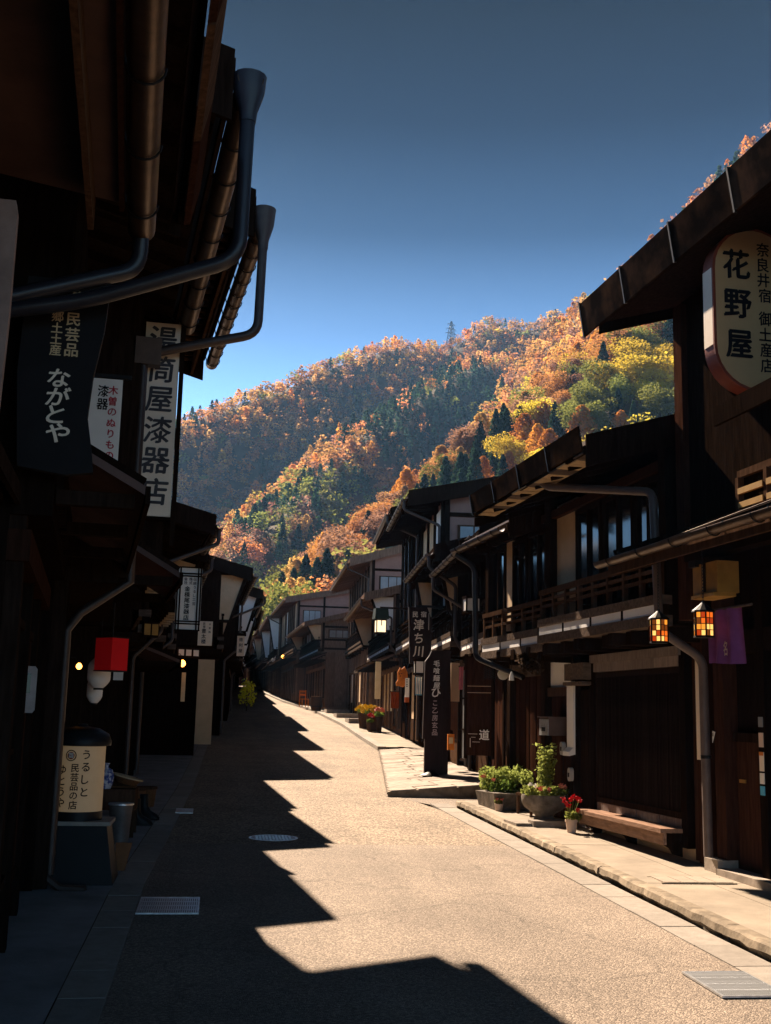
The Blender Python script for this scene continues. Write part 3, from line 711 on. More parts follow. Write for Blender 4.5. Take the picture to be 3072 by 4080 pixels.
def hisashi(h, u0, u1, zt, over, m, drop=.38, w0=0.0, mw=W_DARK, bat=True):
    """pent roof over the ground floor with battens on top"""
    h.prism_u('pent_roof', m, [(w0, zt), (w0, zt+.05), (over, zt-drop+.05), (over, zt-drop)], u0, u1)
    h.box('pent_fascia', mw, u0, u1, over+.003, over+.03, zt-drop-.05, zt-drop+.05)
    n = max(3, int((u1-u0)/.55)); ang = math.atan(drop/(over-w0)); ln = math.hypot(over-w0, drop)*.98
    if bat: h.rep('batten', mw, (.05, ln, .045), [(u0+.05+(u1-u0-.1)*i/(n-1), (over+w0)/2, zt-drop/2+.075) for i in range(n)], rot=(-ang, 0, 0))
    h.rep('bracket', mw, (.07, over-w0-.06, .08), [(u0+.15+(u1-u0-.3)*i/max(1, n//2), (over+w0)/2-.02, zt-drop-.02) for i in range(n//2+1)])

def machiya(name, label, side, X, y, rot, L, ze, over=1.1, jet=.4, zb=2.3, depth=6.0, pitch=.26, seed=0, mw=W_DARK, mroof=ROOF_BR, near=False, rail=True, gut=True, wing=True, verge=.2, wall2=None, low=True, gy=None, pent=False, gable=None, fasc=.16, up=None, wingm=None):
    """a generic row house: lower wall with bays, projecting upper storey, deep low-pitched eaves"""
    r = random.Random(seed); g = gy if gy is not None else rz(y); ze += 0
    h = House(name, label, 'house', side, X, y, rot, g); zb += g
    h.box('wall', mw, 0, L, -depth, -.06, g-.3, zb+.05, label='dark wooden ground floor')
    zu = lambda w: ze+(over-w)*pitch
    wr = -depth/2
    h.prism_u('upper_wall', wall2 or mw, [(jet-.06, zb+.06), (jet-.06, zu(jet)-.02), (wr, zu(wr)-.02), (-depth, zu(wr)-depth/2*pitch-.02), (-depth, zb+.06)], 0, L)
    main_roof(h, L, ze, over, depth, pitch, mroof, mw, near=near, verge=verge, fasc=fasc)
    nb = max(2, int(round(L/1.35))); bw = L/nb
    h.rep('post', mw, (.12, .12, zb-g), [(.06+(L-.12)*i/nb, -.01, (zb+g)/2) for i in range(nb+1)])
    h.box('lintel', W_GREY if r.random() < .5 else mw, .12, L-.12, -.05, .05, g+1.95, g+2.1)
    for i in range(nb if low else 0):
        a = i*bw+.13; b = (i+1)*bw-.07; k = r.choice(['lat', 'lat', 'door', 'board', 'glass', 'plaster'])
        if k == 'lat': lattice(h, a, b, 0, g+.45, g+1.95, .055 if near else .09, W_RED if r.random() < .5 else W_DARK, each=False, back=BLACKP); h.box('skirt', W_BROWN, a, b, -.05, .02, g, g+.44)
        elif k == 'door': window(h, a, b, -.02, g+.1, g+1.95, cols=2, rows=3, glass=r.choice([GLASS, GLASS_G]))
        elif k == 'glass': window(h, a, b, -.02, g+.5, g+1.95, cols=3, rows=2, glass=GLASS_G, m=W_BROWN); h.box('skirt', W_BROWN, a, b, -.05, .02, g, g+.49)
        elif k == 'board': boards(h, a, b, -.03, g+.1, g+1.95, W_RED)
        else: h.box('plaster_panel', r.choice([PLASTER, PL_TAN]), a, b, -.05, 0, g+.6, g+1.95); h.box('skirt', W_BROWN, a, b, -.05, .02, g, g+.59)
    h.rep('post', mw, (.11, .11, zu(jet)-zb-.3), [(.06+(L-.12)*i/nb, jet-.01, (zu(jet)-.02+zb+.28)/2) for i in range(nb+1)])
    balcony(h, 0, L, jet+.02 if not rail else jet+.12, zb, strip=r.random() < .75, rail_h=.55 if rail else 0)
    for i in range(nb):
        a = i*bw+.14; b = (i+1)*bw-.08; z1 = zu(jet)-.25
        k = r.random() if up is None else up
        if k < .5: window(h, a, b, jet-.03, zb+.36, z1, cols=2, rows=1, glass=r.choice([GLASS, GLASS, GLASS_G]))
        elif k < .78: h.box('plaster_panel', r.choice([PLASTER, PLASTER, PL_TAN]), a, b, jet-.058, jet-.01, zb+.36, z1)
        else: lattice(h, a, b, jet-.02, zb+.36, z1, .09, mw, each=False, back=BLACKP)
    if wing:
        for u in ((.05,) if wing == 1 else (.05, L-.05)): wing_wall(h, u, jet, min(over-.15, jet+.75), zb+.7, zu(jet+.3)-.1, wingm or (PLASTER if r.random() < .7 else PL_TAN))
    if gut:
        eave_gutter(h, -.3, L+.3, over+.10, ze+.02, .06, PIPE, near=near)
        ue = -.15 if side == 'right' else L*.98
        ue = r.choice([-.12, L+.1])
        h.tube('downspout', PIPE, pipe_path([(ue, over+.1, ze-.03), (ue, over+.1, ze-.25), (ue, jet+.1, ze-.6), (ue, jet+.1, zb+.15), (ue, .1, zb-.25), (ue, .1, g+.05)], .06), .035, 8)
    if side == 'right' and (wall2 or mw is not W_DARK):      # timbering and a window on the gable end that looks down the street
        T = []; zt = zu(jet)-.25
        for w in (jet-.16, jet-1.7, jet-3.3): T.append((-.045, -.004, w, w+.12, zb+.1, zu(w)-.1))
        for q in (.08, .45, .98): T.append((-.04, -.006, jet-3.2, jet-.04, zb+.1+(zt-zb)*q*.9, zb+.2+(zt-zb)*q*.9))
        for t_ in T: h.box('gable_timber', W_DARK, *t_)
        o = h.box('gable_window', W_BROWN, -.05, -.002, jet-1.45, jet-.35, zb+.1+(zt-zb)*.5, zb+.1+(zt-zb)*.82)
        for k_ in range(3): h.box('pane', GLASS_G, -.056, -.0505, jet-1.41+k_*.345, jet-1.10+k_*.345, zb+.14+(zt-zb)*.5, zb+.06+(zt-zb)*.82, parent=o)
        for k_ in range(6): h.box('gable_board', mw, -.03, -.003, -depth*.55+.1+k_*.55, -depth*.55+.6+k_*.55, g, zb+.04)
    if pent: hisashi(h, -.1, L+.1, zb-.02, pent, mroof, drop=.3)
    return h

# ------------------------------------------------------------------ right side, nearest: the souvenir shop under the big sign
g = rz(9)+.10
R1 = House('shop_house', 'tall dark shop house at the right edge behind the big rounded sign', 'house', 'right', 4.58, 10.32, 3.6, g)
h = R1
h.box('wall', W_DARK, -7, -.30, -7, -.12, g-.3, 3.5)
h.prism_u('upper_wall', W_DARK, [(.36, 3.3), (.36, 5.55), (-3, 6.5), (-7, 5.4), (-7, 3.3)], -7, -.30)
main_roof(h, 6.7, 5.40, 1.02, 7.5, .30, ROOF_BR, W_DARK, ov=.34, th=.12, fasc=.1, u0=-7.0, raft=False)
for i in range(7):      # broad weathered eave boards with iron straps between them
    a = -6.66+i*1.005
    h.prism_u('eave_board', RUSTY, [(1.055, 5.37), (1.075, 5.37), (1.125, 5.70), (1.105, 5.705)], a, a+1.002)
    h.bar('eave_strap', IRON, (a+1.0, 1.068, 5.36), (a+1.0, 1.122, 5.715), .022, .026)
h.box('corner_post', W_RED, -.42, -.26, .28, .42, 2.5, 5.5)
h.rep('post', W_DARK, (.14, .14, 2.5), [(u, .36, 4.3) for u in (-2.75, -4.2)])
h.box('beam', W_DARK, -7, -.43, .30, .44, 3.02, 3.14)
h.boxes('window', W_BROWN, [(-2.55, -1.35, .36, .40, 3.20, 3.25), (-2.55, -1.35, .36, .40, 3.62, 3.68), (-1.40, -1.35, .365, .42, 3.25, 3.62), (-1.85, -1.80, .365, .42, 3.25, 3.62), (-2.55, -2.50, .365, .42, 3.25, 3.62)])
for i in range(2): h.boxes('grille_bar', AMBER, [(-2.5, -1.86+.005, .40, .43, 3.35+i*.12, 3.40+i*.12), (-1.795, -1.405, .40, .43, 3.35+i*.12, 3.40+i*.12)])
h.box('pane', GLASS_G, -2.5, -1.4, .34, .352, 3.25, 3.62)
h.prism_u('upper_pent_roof', ROOF_BR, [(.42, 4.20), (.42, 4.26), (1.0, 3.96), (1.0, 3.90)], -7, -2.15)
h.box('pent_fascia', W_DARK, -7, -2.15, 1.003, 1.03, 3.83, 3.98)
h.prism_u('pent_roof', ROOF_BR, [(.0, 3.36), (.0, 3.42), (.96, 3.10), (.96, 3.05)], -7, .02)
h.rep('batten', W_DARK, (.05, .95, .045), [(-.05-i*.5, .50, 3.275) for i in range(13)], rot=(-.31, 0, 0))
h.box('pent_fascia', W_BROWN, -7, .02, .963, .99, 2.92, 3.08)
h.rep('rafter', W_DARK, (.06, .9, .07), [(-.2-i*.42, .5, 3.10) for i in range(15)], rot=(-.31, 0, 0))
eave_gutter(h, -7, .08, 1.06, 3.04, .056, COPPER, drop=0, hooks=.62)
h.tube('gutter_wire', COPPER, [(-7, .98, 3.16), (-3, .99, 3.13), (.05, 1.0, 3.05)], .008, 5)
h.box('post', W_RED, -.30, -.12, -.12, .02, g, 2.92)
h.box('post', W_DARK, -1.05, -.93, -.10, .04, g, 2.92)
boards(h, -.92, -.31, -.115, g+.02, 1.42, W_RED, n=3); h.box('door_rail', W_DARK, -.93, -.31, -.09, -.06, 1.42, 1.5)
h.box('door', W_DARK, -2.6, -1.06, -.11, -.07, g+.08, 2.2)
h.box('threshold', STONE_L, -3, -.35, -.05, .16, g-.05, g+.07)
h.box('lintel', W_DARK, -7, -.30, -.11, .03, 2.2, 2.4)
lattice(h, -5.5, -2.7, -.04, g+.3, 2.2, .07, W_DARK, each=False)
h.box('post_stone', STONE_L, -.31, -.06, -.08, .12, g-.05, g+.13)
h.box('door_plate', AMBER, -.47, -.37, -.092, -.08, 1.06, 1.09)

# ------------------------------------------------------------------ right side: the lattice house with the balcony
g = rz(12)+.10
R2 = House('lattice_house', 'dark two storey lattice house with a balcony and a bench, second from the right edge', 'house', 'right', 4.58, 10.32, 3.6, g)
h = R2; L = 5.95
h.box('wall', W_DARK, 0.02, L, -8, -.08, g-.3, 2.45)
h.prism_u('upper_wall', W_DARK, [(.29, 2.5), (.29, 4.03), (-4, 5.3), (-8, 4.1), (-8, 2.5)], 0.02, L)
zr = main_roof(h, 3.30, 4.06, 1.25, 8, .30, ROOF_BR, W_DARK, ov=.18, th=.09, fasc=.06, verge=.30, u0=.05)
main_roof(h, 2.22, 3.92, .80, 8, .30, ROOF_BR, W_DARK, ov=.02, th=.09, fasc=.08, verge=.25, u0=3.60)
r = random.Random(2)
for i in range(4):      # snow boards along the eave
    a = -.12+i*.915; b = a+.90
    h.prism_u('eave_board', RUSTY, [(1.285, 4.07), (1.305, 4.07), (1.345, 4.30), (1.325, 4.305)], a, b+.01)
    h.bar('eave_strap', IRON, (b+.008, 1.295, 4.05), (b+.008, 1.342, 4.31), .018, .022)
for i in range(15):     # ragged shingle ends, mostly coloured pale to read as the lit edge
    a = -.1+i*.235
    h.box('shingle', W_PALE if i % 3 else W_GREY, a, a+.225, 1.05, 1.275+r.uniform(-.02, .02), 4.038+r.uniform(-.006, .004), 4.054)
# ground floor
h.box('corner_post', W_RED, 0.03, .17, -.06, .05, g, 2.46); h.box('post', W_DARK, .38, .50, -.05, .06, g+.1, 2.46)
h.box('post', W_DARK, 2.68, 2.80, -.05, .06, g, 2.46); h.box('post', W_DARK, 3.36, 3.46, -.05, .045, g, 2.46); h.box('post', W_DARK, 4.36, 4.50, -.05, .06, g, 2.46); h.box('post', W_DARK, L-.14, L, -.05, .06, g, 2.46)
h.box('wall_panel', W_RED, .171, .379, -.07, -.02, g, 2.46)
h.box('lintel', W_PANEL, .45, 2.74, -.02, .09, 2.23, 2.32)
for i in range(4): h.box('lintel_block', W_PANEL, .50+i*.545, .50+i*.545+.535, -.02, .07, 2.125, 2.227)
lattice(h, .50, 2.68, .01, .66, 2.12, .036, W_DARK, pw=.017, back=BLACKP)
for i in range(4): h.box('skirt_panel', W_PANEL, .51+i*.543, .51+i*.543+.53, -.03, .035, .535, .655)
h.box('foundation', PL_TAN, .3, 2.9, -.075, -.03, g-.1, .40)
h.box('skirt_board', W_BROWN, .50, 2.68, -.04, -.0, .40, .53)
boards(h, 2.81, 3.35, -.05, g+.12, 1.93, W_DARK, n=4)
h.box('sill_stone', STONE_L, 2.81, 3.36, -.07, .0, g-.05, g+.12)
h.box('shutter_box', W_GREY, 2.76, 3.38, -.05, .16, 2.04, 2.24); h.box('shutter_rail', W_GREY, 2.76, 3.38, -.05, .18, 1.98, 2.02)
h.prism_u('white_board', PLASTER, [(.05, 1.16), (.13, 1.14), (.13, 1.19), (.075, 1.24), (.075, 2.2), (.05, 2.2)], 3.30, 3.52)
h.box('plaster_panel', PLASTER, 3.60, 4.35, -.06, -.02, 1.98, 2.30); h.box('beam', W_BROWN, 3.47, 4.36, -.05, .02, 1.86, 1.975)
boards(h, 3.47, 4.36, -.06, g+.05, 1.85, W_RED, n=5)
boards(h, 4.50, L-.14, -.05, g+.05, 2.14, W_RED, n=9)
h.boxes('lintel', W_GREY, [(4.55, L, -.02, .11, 2.23, 2.33)]); h.box('lintel', W_GREY, 4.62, L-.1, -.02, .085, 2.14, 2.225)
# upper storey
h.rep('post', W_DARK, (.14, .12, 1.75), [(u, .34, 3.42) for u in (.09, 3.36)]); h.rep('post', W_DARK, (.14, .12, 1.5), [(L-.08, .34, 3.3)]); h.box('wide_post', W_DARK, 3.16, 3.30, .28, .42, 2.55, 4.25)
h.box('plaster_panel', PL_TAN, 2.50, 3.16, .292, .33, 2.78, 4.16)
h.box('head_beam', W_RED, .1, L, .29, .40, 4.0, 4.1)
for a, b in ((.18, .78), (.84, 1.64), (1.70, 2.44)):
    o = window(h, a, b, .345, 2.80, 3.98, m=W_DARK, cols=2, glass=GLASS)
    for c in (a+.09, (a+b)/2+.08): h.box('curtain', mat('grey_curtain', (.16, .15, .14), .9), c, c+.13, .315, .325, 2.86, 3.92, parent=o)
for a, b in ((3.46, 4.2), (4.26, 4.86)): window(h, a, b, .32, 2.80, 3.95, m=W_DARK, cols=2, glass=GLASS)
h.box('plaster_panel', PL_TAN, 4.90, 5.16, .292, .33, 2.75, 3.98)
window(h, 5.2, L-.1, .32, 2.80, 3.95, m=W_DARK, cols=2, glass=GLASS)
balcony(h, -.03, 3.32, .47, 2.47, W_BROWN, rail_h=.36)
balcony(h, 3.34, L, .40, 2.39, W_BROWN, rail_h=.36)
h.rep('joist', W_DARK, (.13, .65, .13), [(.12+i*.62, .15, 2.395) for i in range(9)])
h.tube('downspout', PIPE_P, pipe_path([(1.35, 1.2, 4.10), (1.30, 1.15, 4.0), (-.03, .55, 3.74), (-.06, .52, 2.42), (-.2, .16, 2.16), (-.2, .15, g+.1)], .10), .042, 12)
h.tube('downspout', PIPE_K, pipe_path([(5.85, .88, 3.88), (5.75, .62, 3.7), (5.72, .6, 2.4), (5.05, .12, 2.12)], .10), .04, 12)
eave_gutter(h, 3.62, L-.05, .90, 3.93, .055, PIPE, hooks=.5)
h.tube('pipe_strap', IRON, [(-.2, .15, 1.26), (-.2, .15, 1.29)], .05, 10)

bench = thing('bench', 'dark brown wooden fold-down bench along the lattice wall', 'bench', R2.W(1.6, .12, R2.g), R2.rz)
bg_ = lambda *a: MB().box(*a)
bg_(-1.12, 1.10, -.105, .17, .235, .275).build('seat', W_BENCH, bench); bg_(-1.10, 1.08, .10, .13, .12, .234).build('apron', W_BENCH, bench)
for x in (-1.0, .05, 1.0):
    MB().prism([(-.10, 0.0), (-.02, .02), (.02, .08), (.08, .11), (.095, .232), (-.10, .232)], (x-.03, 0, 0), (0, 1, 0), (0, 0, 1), (1, 0, 0), .06).build('leg', W_DARK, bench)

# ------------------------------------------------------------------ the rows further along
machiya('town_house', 'dark house with white balcony strips just beyond the lattice house', 'right', 4.55, 16.75, -4, 4.7, 4.22, over=.75, jet=.15, zb=2.15, seed=4, near=True, gy=rz(17)+.25, wing=1, verge=.34, fasc=.10, up=.3)
machiya('town_house', 'dark house with a tapered white wing wall behind the tall soba sign', 'right', 4.85, 21.75, -4, 4.5, 4.65, over=.78, jet=.25, zb=2.3, seed=9, near=True, gy=rz(22)+.22, wing=2, verge=.36, fasc=.12)
machiya('tall_house', 'tall house with dark blue roof edge and brown upper wall', 'right', 5.25, 26.4, -4, 4.5, 6.6, over=.95, jet=.1, zb=2.6, depth=9, pitch=.2, seed=12, near=True, gy=rz(27)+.25, mroof=ROOF_NAVY, wing=0, verge=.42, wall2=PL_PINK, up=.6, fasc=.1)
machiya('tall_house', 'tall narrow house with a white wall just beyond the blue roofed one', 'right', 5.55, 31.2, -4, 5.4, 7.05, over=.95, jet=.1, zb=2.6, depth=8, pitch=.22, seed=21, gy=rz(33)+.2, mroof=ROOF_BR, wing=0, wall2=PLASTER, up=.2, verge=.3)
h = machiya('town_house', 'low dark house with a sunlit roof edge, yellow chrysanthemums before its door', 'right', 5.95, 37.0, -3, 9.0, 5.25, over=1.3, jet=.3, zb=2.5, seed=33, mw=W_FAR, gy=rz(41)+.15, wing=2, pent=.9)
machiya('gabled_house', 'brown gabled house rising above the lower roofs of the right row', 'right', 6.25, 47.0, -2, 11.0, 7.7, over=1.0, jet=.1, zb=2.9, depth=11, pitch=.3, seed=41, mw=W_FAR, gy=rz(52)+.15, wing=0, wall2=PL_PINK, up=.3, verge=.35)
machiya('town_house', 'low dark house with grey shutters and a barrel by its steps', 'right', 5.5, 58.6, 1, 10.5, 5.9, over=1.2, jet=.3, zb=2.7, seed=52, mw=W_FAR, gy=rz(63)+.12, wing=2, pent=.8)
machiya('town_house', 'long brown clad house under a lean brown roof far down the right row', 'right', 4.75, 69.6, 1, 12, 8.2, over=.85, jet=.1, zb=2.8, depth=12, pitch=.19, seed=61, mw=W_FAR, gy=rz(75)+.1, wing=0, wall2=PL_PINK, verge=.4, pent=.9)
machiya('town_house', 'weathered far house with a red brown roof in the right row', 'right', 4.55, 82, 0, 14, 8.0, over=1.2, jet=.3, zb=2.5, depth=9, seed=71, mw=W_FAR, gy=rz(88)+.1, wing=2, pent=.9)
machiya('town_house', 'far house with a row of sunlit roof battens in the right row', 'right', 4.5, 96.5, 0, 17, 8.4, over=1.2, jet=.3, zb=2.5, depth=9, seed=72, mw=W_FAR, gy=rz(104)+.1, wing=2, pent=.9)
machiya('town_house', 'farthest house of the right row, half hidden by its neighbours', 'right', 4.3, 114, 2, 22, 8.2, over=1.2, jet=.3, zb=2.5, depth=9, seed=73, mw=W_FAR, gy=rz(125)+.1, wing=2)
machiya('town_house', 'dark house closing the far end of the street', 'left', -1.0, 141, -40, 16, 8.6, over=1.2, jet=.3, zb=2.5, depth=9, seed=74, gy=rz(146), wing=0)

# left row, from the camera on
g = rz(4)
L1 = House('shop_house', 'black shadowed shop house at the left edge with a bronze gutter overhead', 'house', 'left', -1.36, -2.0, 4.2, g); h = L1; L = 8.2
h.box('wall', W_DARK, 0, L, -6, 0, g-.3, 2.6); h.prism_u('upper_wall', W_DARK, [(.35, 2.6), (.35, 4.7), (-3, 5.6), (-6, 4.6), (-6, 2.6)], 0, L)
main_roof(h, L-.1, 4.46, 1.62, 6.5, .26, ROOF_BR, W_DARK, ov=.35, th=.1, fasc=.12)
for i in range(8): h.prism_u('eave_board', W_RED if i % 2 else W_BROWN, [(1.655, 4.38), (1.69, 4.39), (1.74, 4.62), (1.70, 4.62)], .1+i*1.03, .1+i*1.03+1.01)
h.prism_u('lower_roof', ROOF_BR, [(.3, 4.36), (.3, 4.42), (1.30, 4.27), (1.30, 4.22)], 0, L-.45)
h.box('inner_eave_board', W_BROWN, 0, L-.45, 1.15, 1.18, 4.05, 4.21)
h.box('lower_fascia', W_RED, 0, L-.45, 1.303, 1.33, 4.17, 4.30)
eave_gutter(h, 0, L-.15, 1.42, 4.24, .075, COPPER, drop=-.03, hooks=.62)
h.tube('downspout', PIPE_K, pipe_path([(L-.17, 1.42, 4.16), (L-.14, 1.42, 3.98), (L-.3, .55, 3.62), (L-.4, .1, 3.5)], .1), .045, 10)
h.rep('post', W_DARK, (.14, .14, 2.6-g), [(L-.1-i*1.4, .02, (2.6+g)/2) for i in range(6)])
lattice(h, L-1.4, L-.2, .02, g+.5, 2.2, .06, W_DARK, each=False); h.box('beam', W_DARK, 0, L, .0, .12, 2.35, 2.5)
hisashi(h, 0, L, 2.95, .85, ROOF_BR, drop=.25, w0=.34)
g = rz(8)
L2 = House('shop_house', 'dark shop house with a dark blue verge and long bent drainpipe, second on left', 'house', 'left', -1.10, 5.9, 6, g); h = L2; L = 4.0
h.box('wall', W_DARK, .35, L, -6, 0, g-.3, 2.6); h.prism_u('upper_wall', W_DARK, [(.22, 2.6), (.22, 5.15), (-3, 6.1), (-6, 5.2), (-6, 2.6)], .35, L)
main_roof(h, L-.1, 5.0, 1.0, 6.5, .27, ROOF_NAVY, W_DARK, ov=.15, th=.1, fasc=.14, verge=.5)
eave_gutter(h, -.22, L+.05, 1.11, 5.0, .075, COPPER, drop=-.02, hooks=.45)
MB().lathe([(.045, 4.76-h.g), (.05, 4.82-h.g), (.085, 4.93-h.g), (.09, 5.0-h.g), (.095, 5.03-h.g), (.08, 5.03-h.g)], h.P(-.16, 1.11, h.g), 14).build('rain_hopper', PIPE_K, h.root, smooth=True)
h.tube('downspout', PIPE_K, pipe_path([(-.16, 1.11, 4.82), (-.14, 1.10, 3.98), (-.02, .33, 3.70), (.05, -.72, 3.46)], .13), .042, 12)
h.rep('post', W_DARK, (.14, .14, 2.6-g), [(.45+i*1.15, .02, (2.6+g)/2) for i in range(4)])
h.box('beam', W_RED, .35, L, .0, .12, 2.35, 2.52); h.rep('slat', W_DARK, (.04, .04, 2.0), [(.5+i*.13, .245, 3.7) for i in range(26)])
hisashi(h, .3, L, 3.0, .7, ROOF_BR, drop=.26, w0=.22)
h.tube('downspout', PIPE, [(L-.25, .1, 2.75), (L-.25, .1, .6), (L-.25, .12, g+.22), (L-.3, .35, g+.05), (L-.35, .55, g+.045)], .035, 8)
window(h, .6, 1.6, .03, g+.4, 2.1, cols=2, rows=2); lattice(h, 1.75, 2.75, .03, g+.3, 2.1, .06, W_RED, each=False)
g = rz(11)
L3 = House('shop_house', 'dark shop house whose bronze gutter stands against the sky, third on left', 'house', 'left', -1.32, 9.55, 6.1, g); h = L3; L = 4.6
h.box('wall', W_DARK, .02, L, -6, -.02, g-.3, 2.6); h.prism_u('upper_wall', W_DARK, [(.48, 2.6), (.48, 6.22), (-3, 7.1), (-6, 6.1), (-6, 2.6)], .02, L)
main_roof(h, L-.02, 6.0, 1.44, 6.5, .27, ROOF_BR, W_DARK, ov=.03, th=.1, fasc=.12, verge=.55)
h.box('eave_board', W_BROWN, -.02, L+.02, 1.30, 1.33, 5.78, 5.96)
for i in range(22): h.box('soffit_slat', W_BROWN, .1+i*.205, .14+i*.205, .52, 1.29, 5.905, 5.94)
eave_gutter(h, -.04, L+.02, 1.56, 5.98, .078, COPPER, drop=-.03, hooks=.35)
MB().lathe([(.045, 5.64-h.g), (.05, 5.72-h.g), (.09, 5.86-h.g), (.10, 5.98-h.g), (.105, 6.02-h.g), (.09, 6.02-h.g)], h.P(0, 1.55, h.g), 14).build('rain_hopper', PIPE, h.root, smooth=True)
h.tube('downspout', PIPE, pipe_path([(0.0, 1.55, 5.70), (0.02, 1.54, 4.86), (.1, .58, 4.60)], .13), .042, 12)
h.prism_w('rain_hopper', PIPE, [(-.02, 4.72), (.22, 4.72), (.16, 4.50), (.04, 4.50)], .50, .72)
h.tube('downspout', PIPE, [(.1, .58, 4.52), (.1, .58, 2.62), (.1, .2, 2.35), (.1, .1, 2.2), (.1, .1, g+.1)], .038, 10)
h.rep('post', W_DARK, (.14, .14, 2.6-g), [(.1+i*1.1, .02, (2.6+g)/2) for i in range(5)]); h.rep('post', W_DARK, (.12, .12, 3.3), [(.1+i*1.1, .50, 4.3) for i in range(5)])
window(h, .5, 1.5, .49, 3.4, 4.6, cols=3, rows=2); window(h, 2.0, 4.2, .49, 3.4, 4.6, cols=5, rows=1)
hisashi(h, .3, 2.2, 3.0, 1.0, ROOF_BR, drop=.3, w0=.48)
def stepped_eave(h, u0, u1, n, zt, w0, w1, dz):
    """pent roof of overlapping boards held by notched battens whose ends are coloured pale as if lit"""
    h.prism_u('pent_roof', W_DARK, [(w0, zt), (w0, zt+.06), (w1, zt-dz+.06), (w1, zt-dz)], u0-.1, u1+.1)
    me = MB()
    k = 3
    pr_ = [(w1+.02, zt-dz-.10), (w1+.02, zt-dz+.12)]
    for i in range(k+1): q = i/k; pr_ += [(w1+.0-(w1-w0)*q*.9, zt-dz+.12+dz*q), (w1-(w1-w0)*(q*.9+.12), zt-dz+.12+dz*q)] if i < k else []
    pr_ += [(w0, zt+.1), (w0, zt+.04), (w1-.10, zt-dz-.01), (w1-.10, zt-dz-.10)]
    for i in range(n):
        u = u0+(u1-u0)*i/(n-1)
        b = h.prism_u('batten', W_DARK, pr_, u-.03, u+.03)
        h.box('lit_batten_end', W_PALE, u-.032, u+.032, w1+.021, w1+.03, zt-dz-.1, zt-dz+.12, parent=b)  # pale end pieces put the lit edges into colour
        h.box('lit_batten_end', W_PALE, u-.034, u-.0305, w1-.12, w1+.02, zt-dz-.10, zt-dz-.06, parent=b)
stepped_eave(h, 2.5, 4.5, 6, 3.25, .48, .98, .28)
window(h, 1.3, 2.2, -.0, g+.2, 2.1, cols=2, rows=3, glass=GLASS_G); h.box('curtain', mat('mauve_curtain', (.16, .12, .14), .9), 2.35, 3.2, .02, .04, g+.3, 2.15)
g = rz(16)
h = machiya('town_house', 'shadowed left house with batten ends coloured as lit behind the white vertical sign', 'left', -1.45, 15.0, 6, 2.9, 5.0, over=.72, jet=.4, seed=5, near=True, wing=0, gut=False)
stepped_eave(h, .6, 3.3, 7, 3.2, .55, .95, .28)
machiya('town_house', 'left house with a stacked low roof edge behind the lattice framed sign', 'left', -1.38, 18.0, 5, 3.2, 4.4, over=1.2, jet=.4, seed=7, near=True, wing=0, verge=.3, pent=.8)
machiya('town_house', 'narrow left house whose gable looks out behind the lattice framed sign', 'left', -1.45, 21.6, 3, 5.6, 4.4, over=1.15, jet=.5, seed=8, near=True, wing=1, wingm=PL_TAN, verge=.3)
machiya('town_house', 'left house with tan plaster wing walls and a long sloping verge', 'left', -.50, 27.6, 1, 7.6, 4.75, over=1.2, jet=.45, zb=2.5, seed=15, near=True, wing=2, wingm=PL_TAN, verge=.3)
machiya('town_house', 'left house with a mossy roof beyond the tan plaster walls', 'left', .12, 37.0, 0, 8.5, 5.2, over=1.2, jet=.45, zb=2.6, seed=18, wing=2, verge=.3)
machiya('town_house', 'far left house with a slatted front, partly in sun', 'left', .45, 47, -1, 11, 5.6, over=1.2, jet=.4, zb=2.4, seed=25, wing=2)
machiya('town_house', 'far left house before the yellow lit shrub', 'left', .65, 59.5, -1, 15, 5.9, over=1.0, jet=.4, zb=2.4, seed=26, wing=2)
machiya('town_house', 'last but one house of the left row', 'left', 1.0, 76, -1, 22, 6.4, over=1.1, jet=.4, zb=2.4, seed=27, wing=2)
machiya('town_house', 'last house of the left row at the bend', 'left', 1.3, 99, -2, 34, 7.2, over=1.1, jet=.4, zb=2.4, seed=28, wing=0)
# shoulders of white and tan plaster beside the lattice framed sign

# ------------------------------------------------------------------ plants in pots
def leaves_obj(name, m, parent, pts, q, seed=0, up=.4, loc=(0, 0, 0)):
    rng = np.random.RandomState(seed); c = np.array(pts, float); n = len(c)
    nr = rng.normal(size=(n, 3)); nr[:, 2] += up; nr /= np.linalg.norm(nr, axis=1)[:, None]
    t = np.cross(nr, rng.normal(size=(n, 3))); t /= np.linalg.norm(t, axis=1)[:, None]; b = np.cross(nr, t); s = (q*(.6+.8*rng.rand(n)))[:, None]
    v = np.stack([c-t*s*.55, c-b*s*.3, c+t*s*.55+nr*s*.12, c+b*s*.3], 1).reshape(-1, 3)
    me = bpy.data.meshes.new(name); me.from_pydata(v.tolist(), [], [(4*i, 4*i+1, 4*i+2, 4*i+3) for i in range(n)]); me.materials.append(m)
    o = link(name, me, parent, loc)
    if name not in ('flower_head',): o['kind'] = 'stuff'
    return o
LEAFP = leaf_mat('potted_leaves', col=(.25, .29, .075), rnd=.15); LEAFD = leaf_mat('dark_potted_leaves', col=(.12, .20, .04), rnd=.15)
def blob(rng, n, c, r, sq=1.0):
    d = rng.normal(size=(n, 3)); d /= np.linalg.norm(d, axis=1)[:, None]; d[:, 2] *= sq
    return np.array(c)+d*r*(rng.rand(n)**.45)[:, None]
def heads(name, m, parent, spots, r, seed=0):
    """flower heads: little ruffled domes, each its own piece"""
    rng = np.random.RandomState(seed)
    for i, p in enumerate(spots):
        leaves_obj(name, m, parent, blob(rng, 26, p, r*rng.uniform(.8, 1.2), .8), r*.9, seed+i)

def sw(x, y, dz=.10): return rz(y)+dz
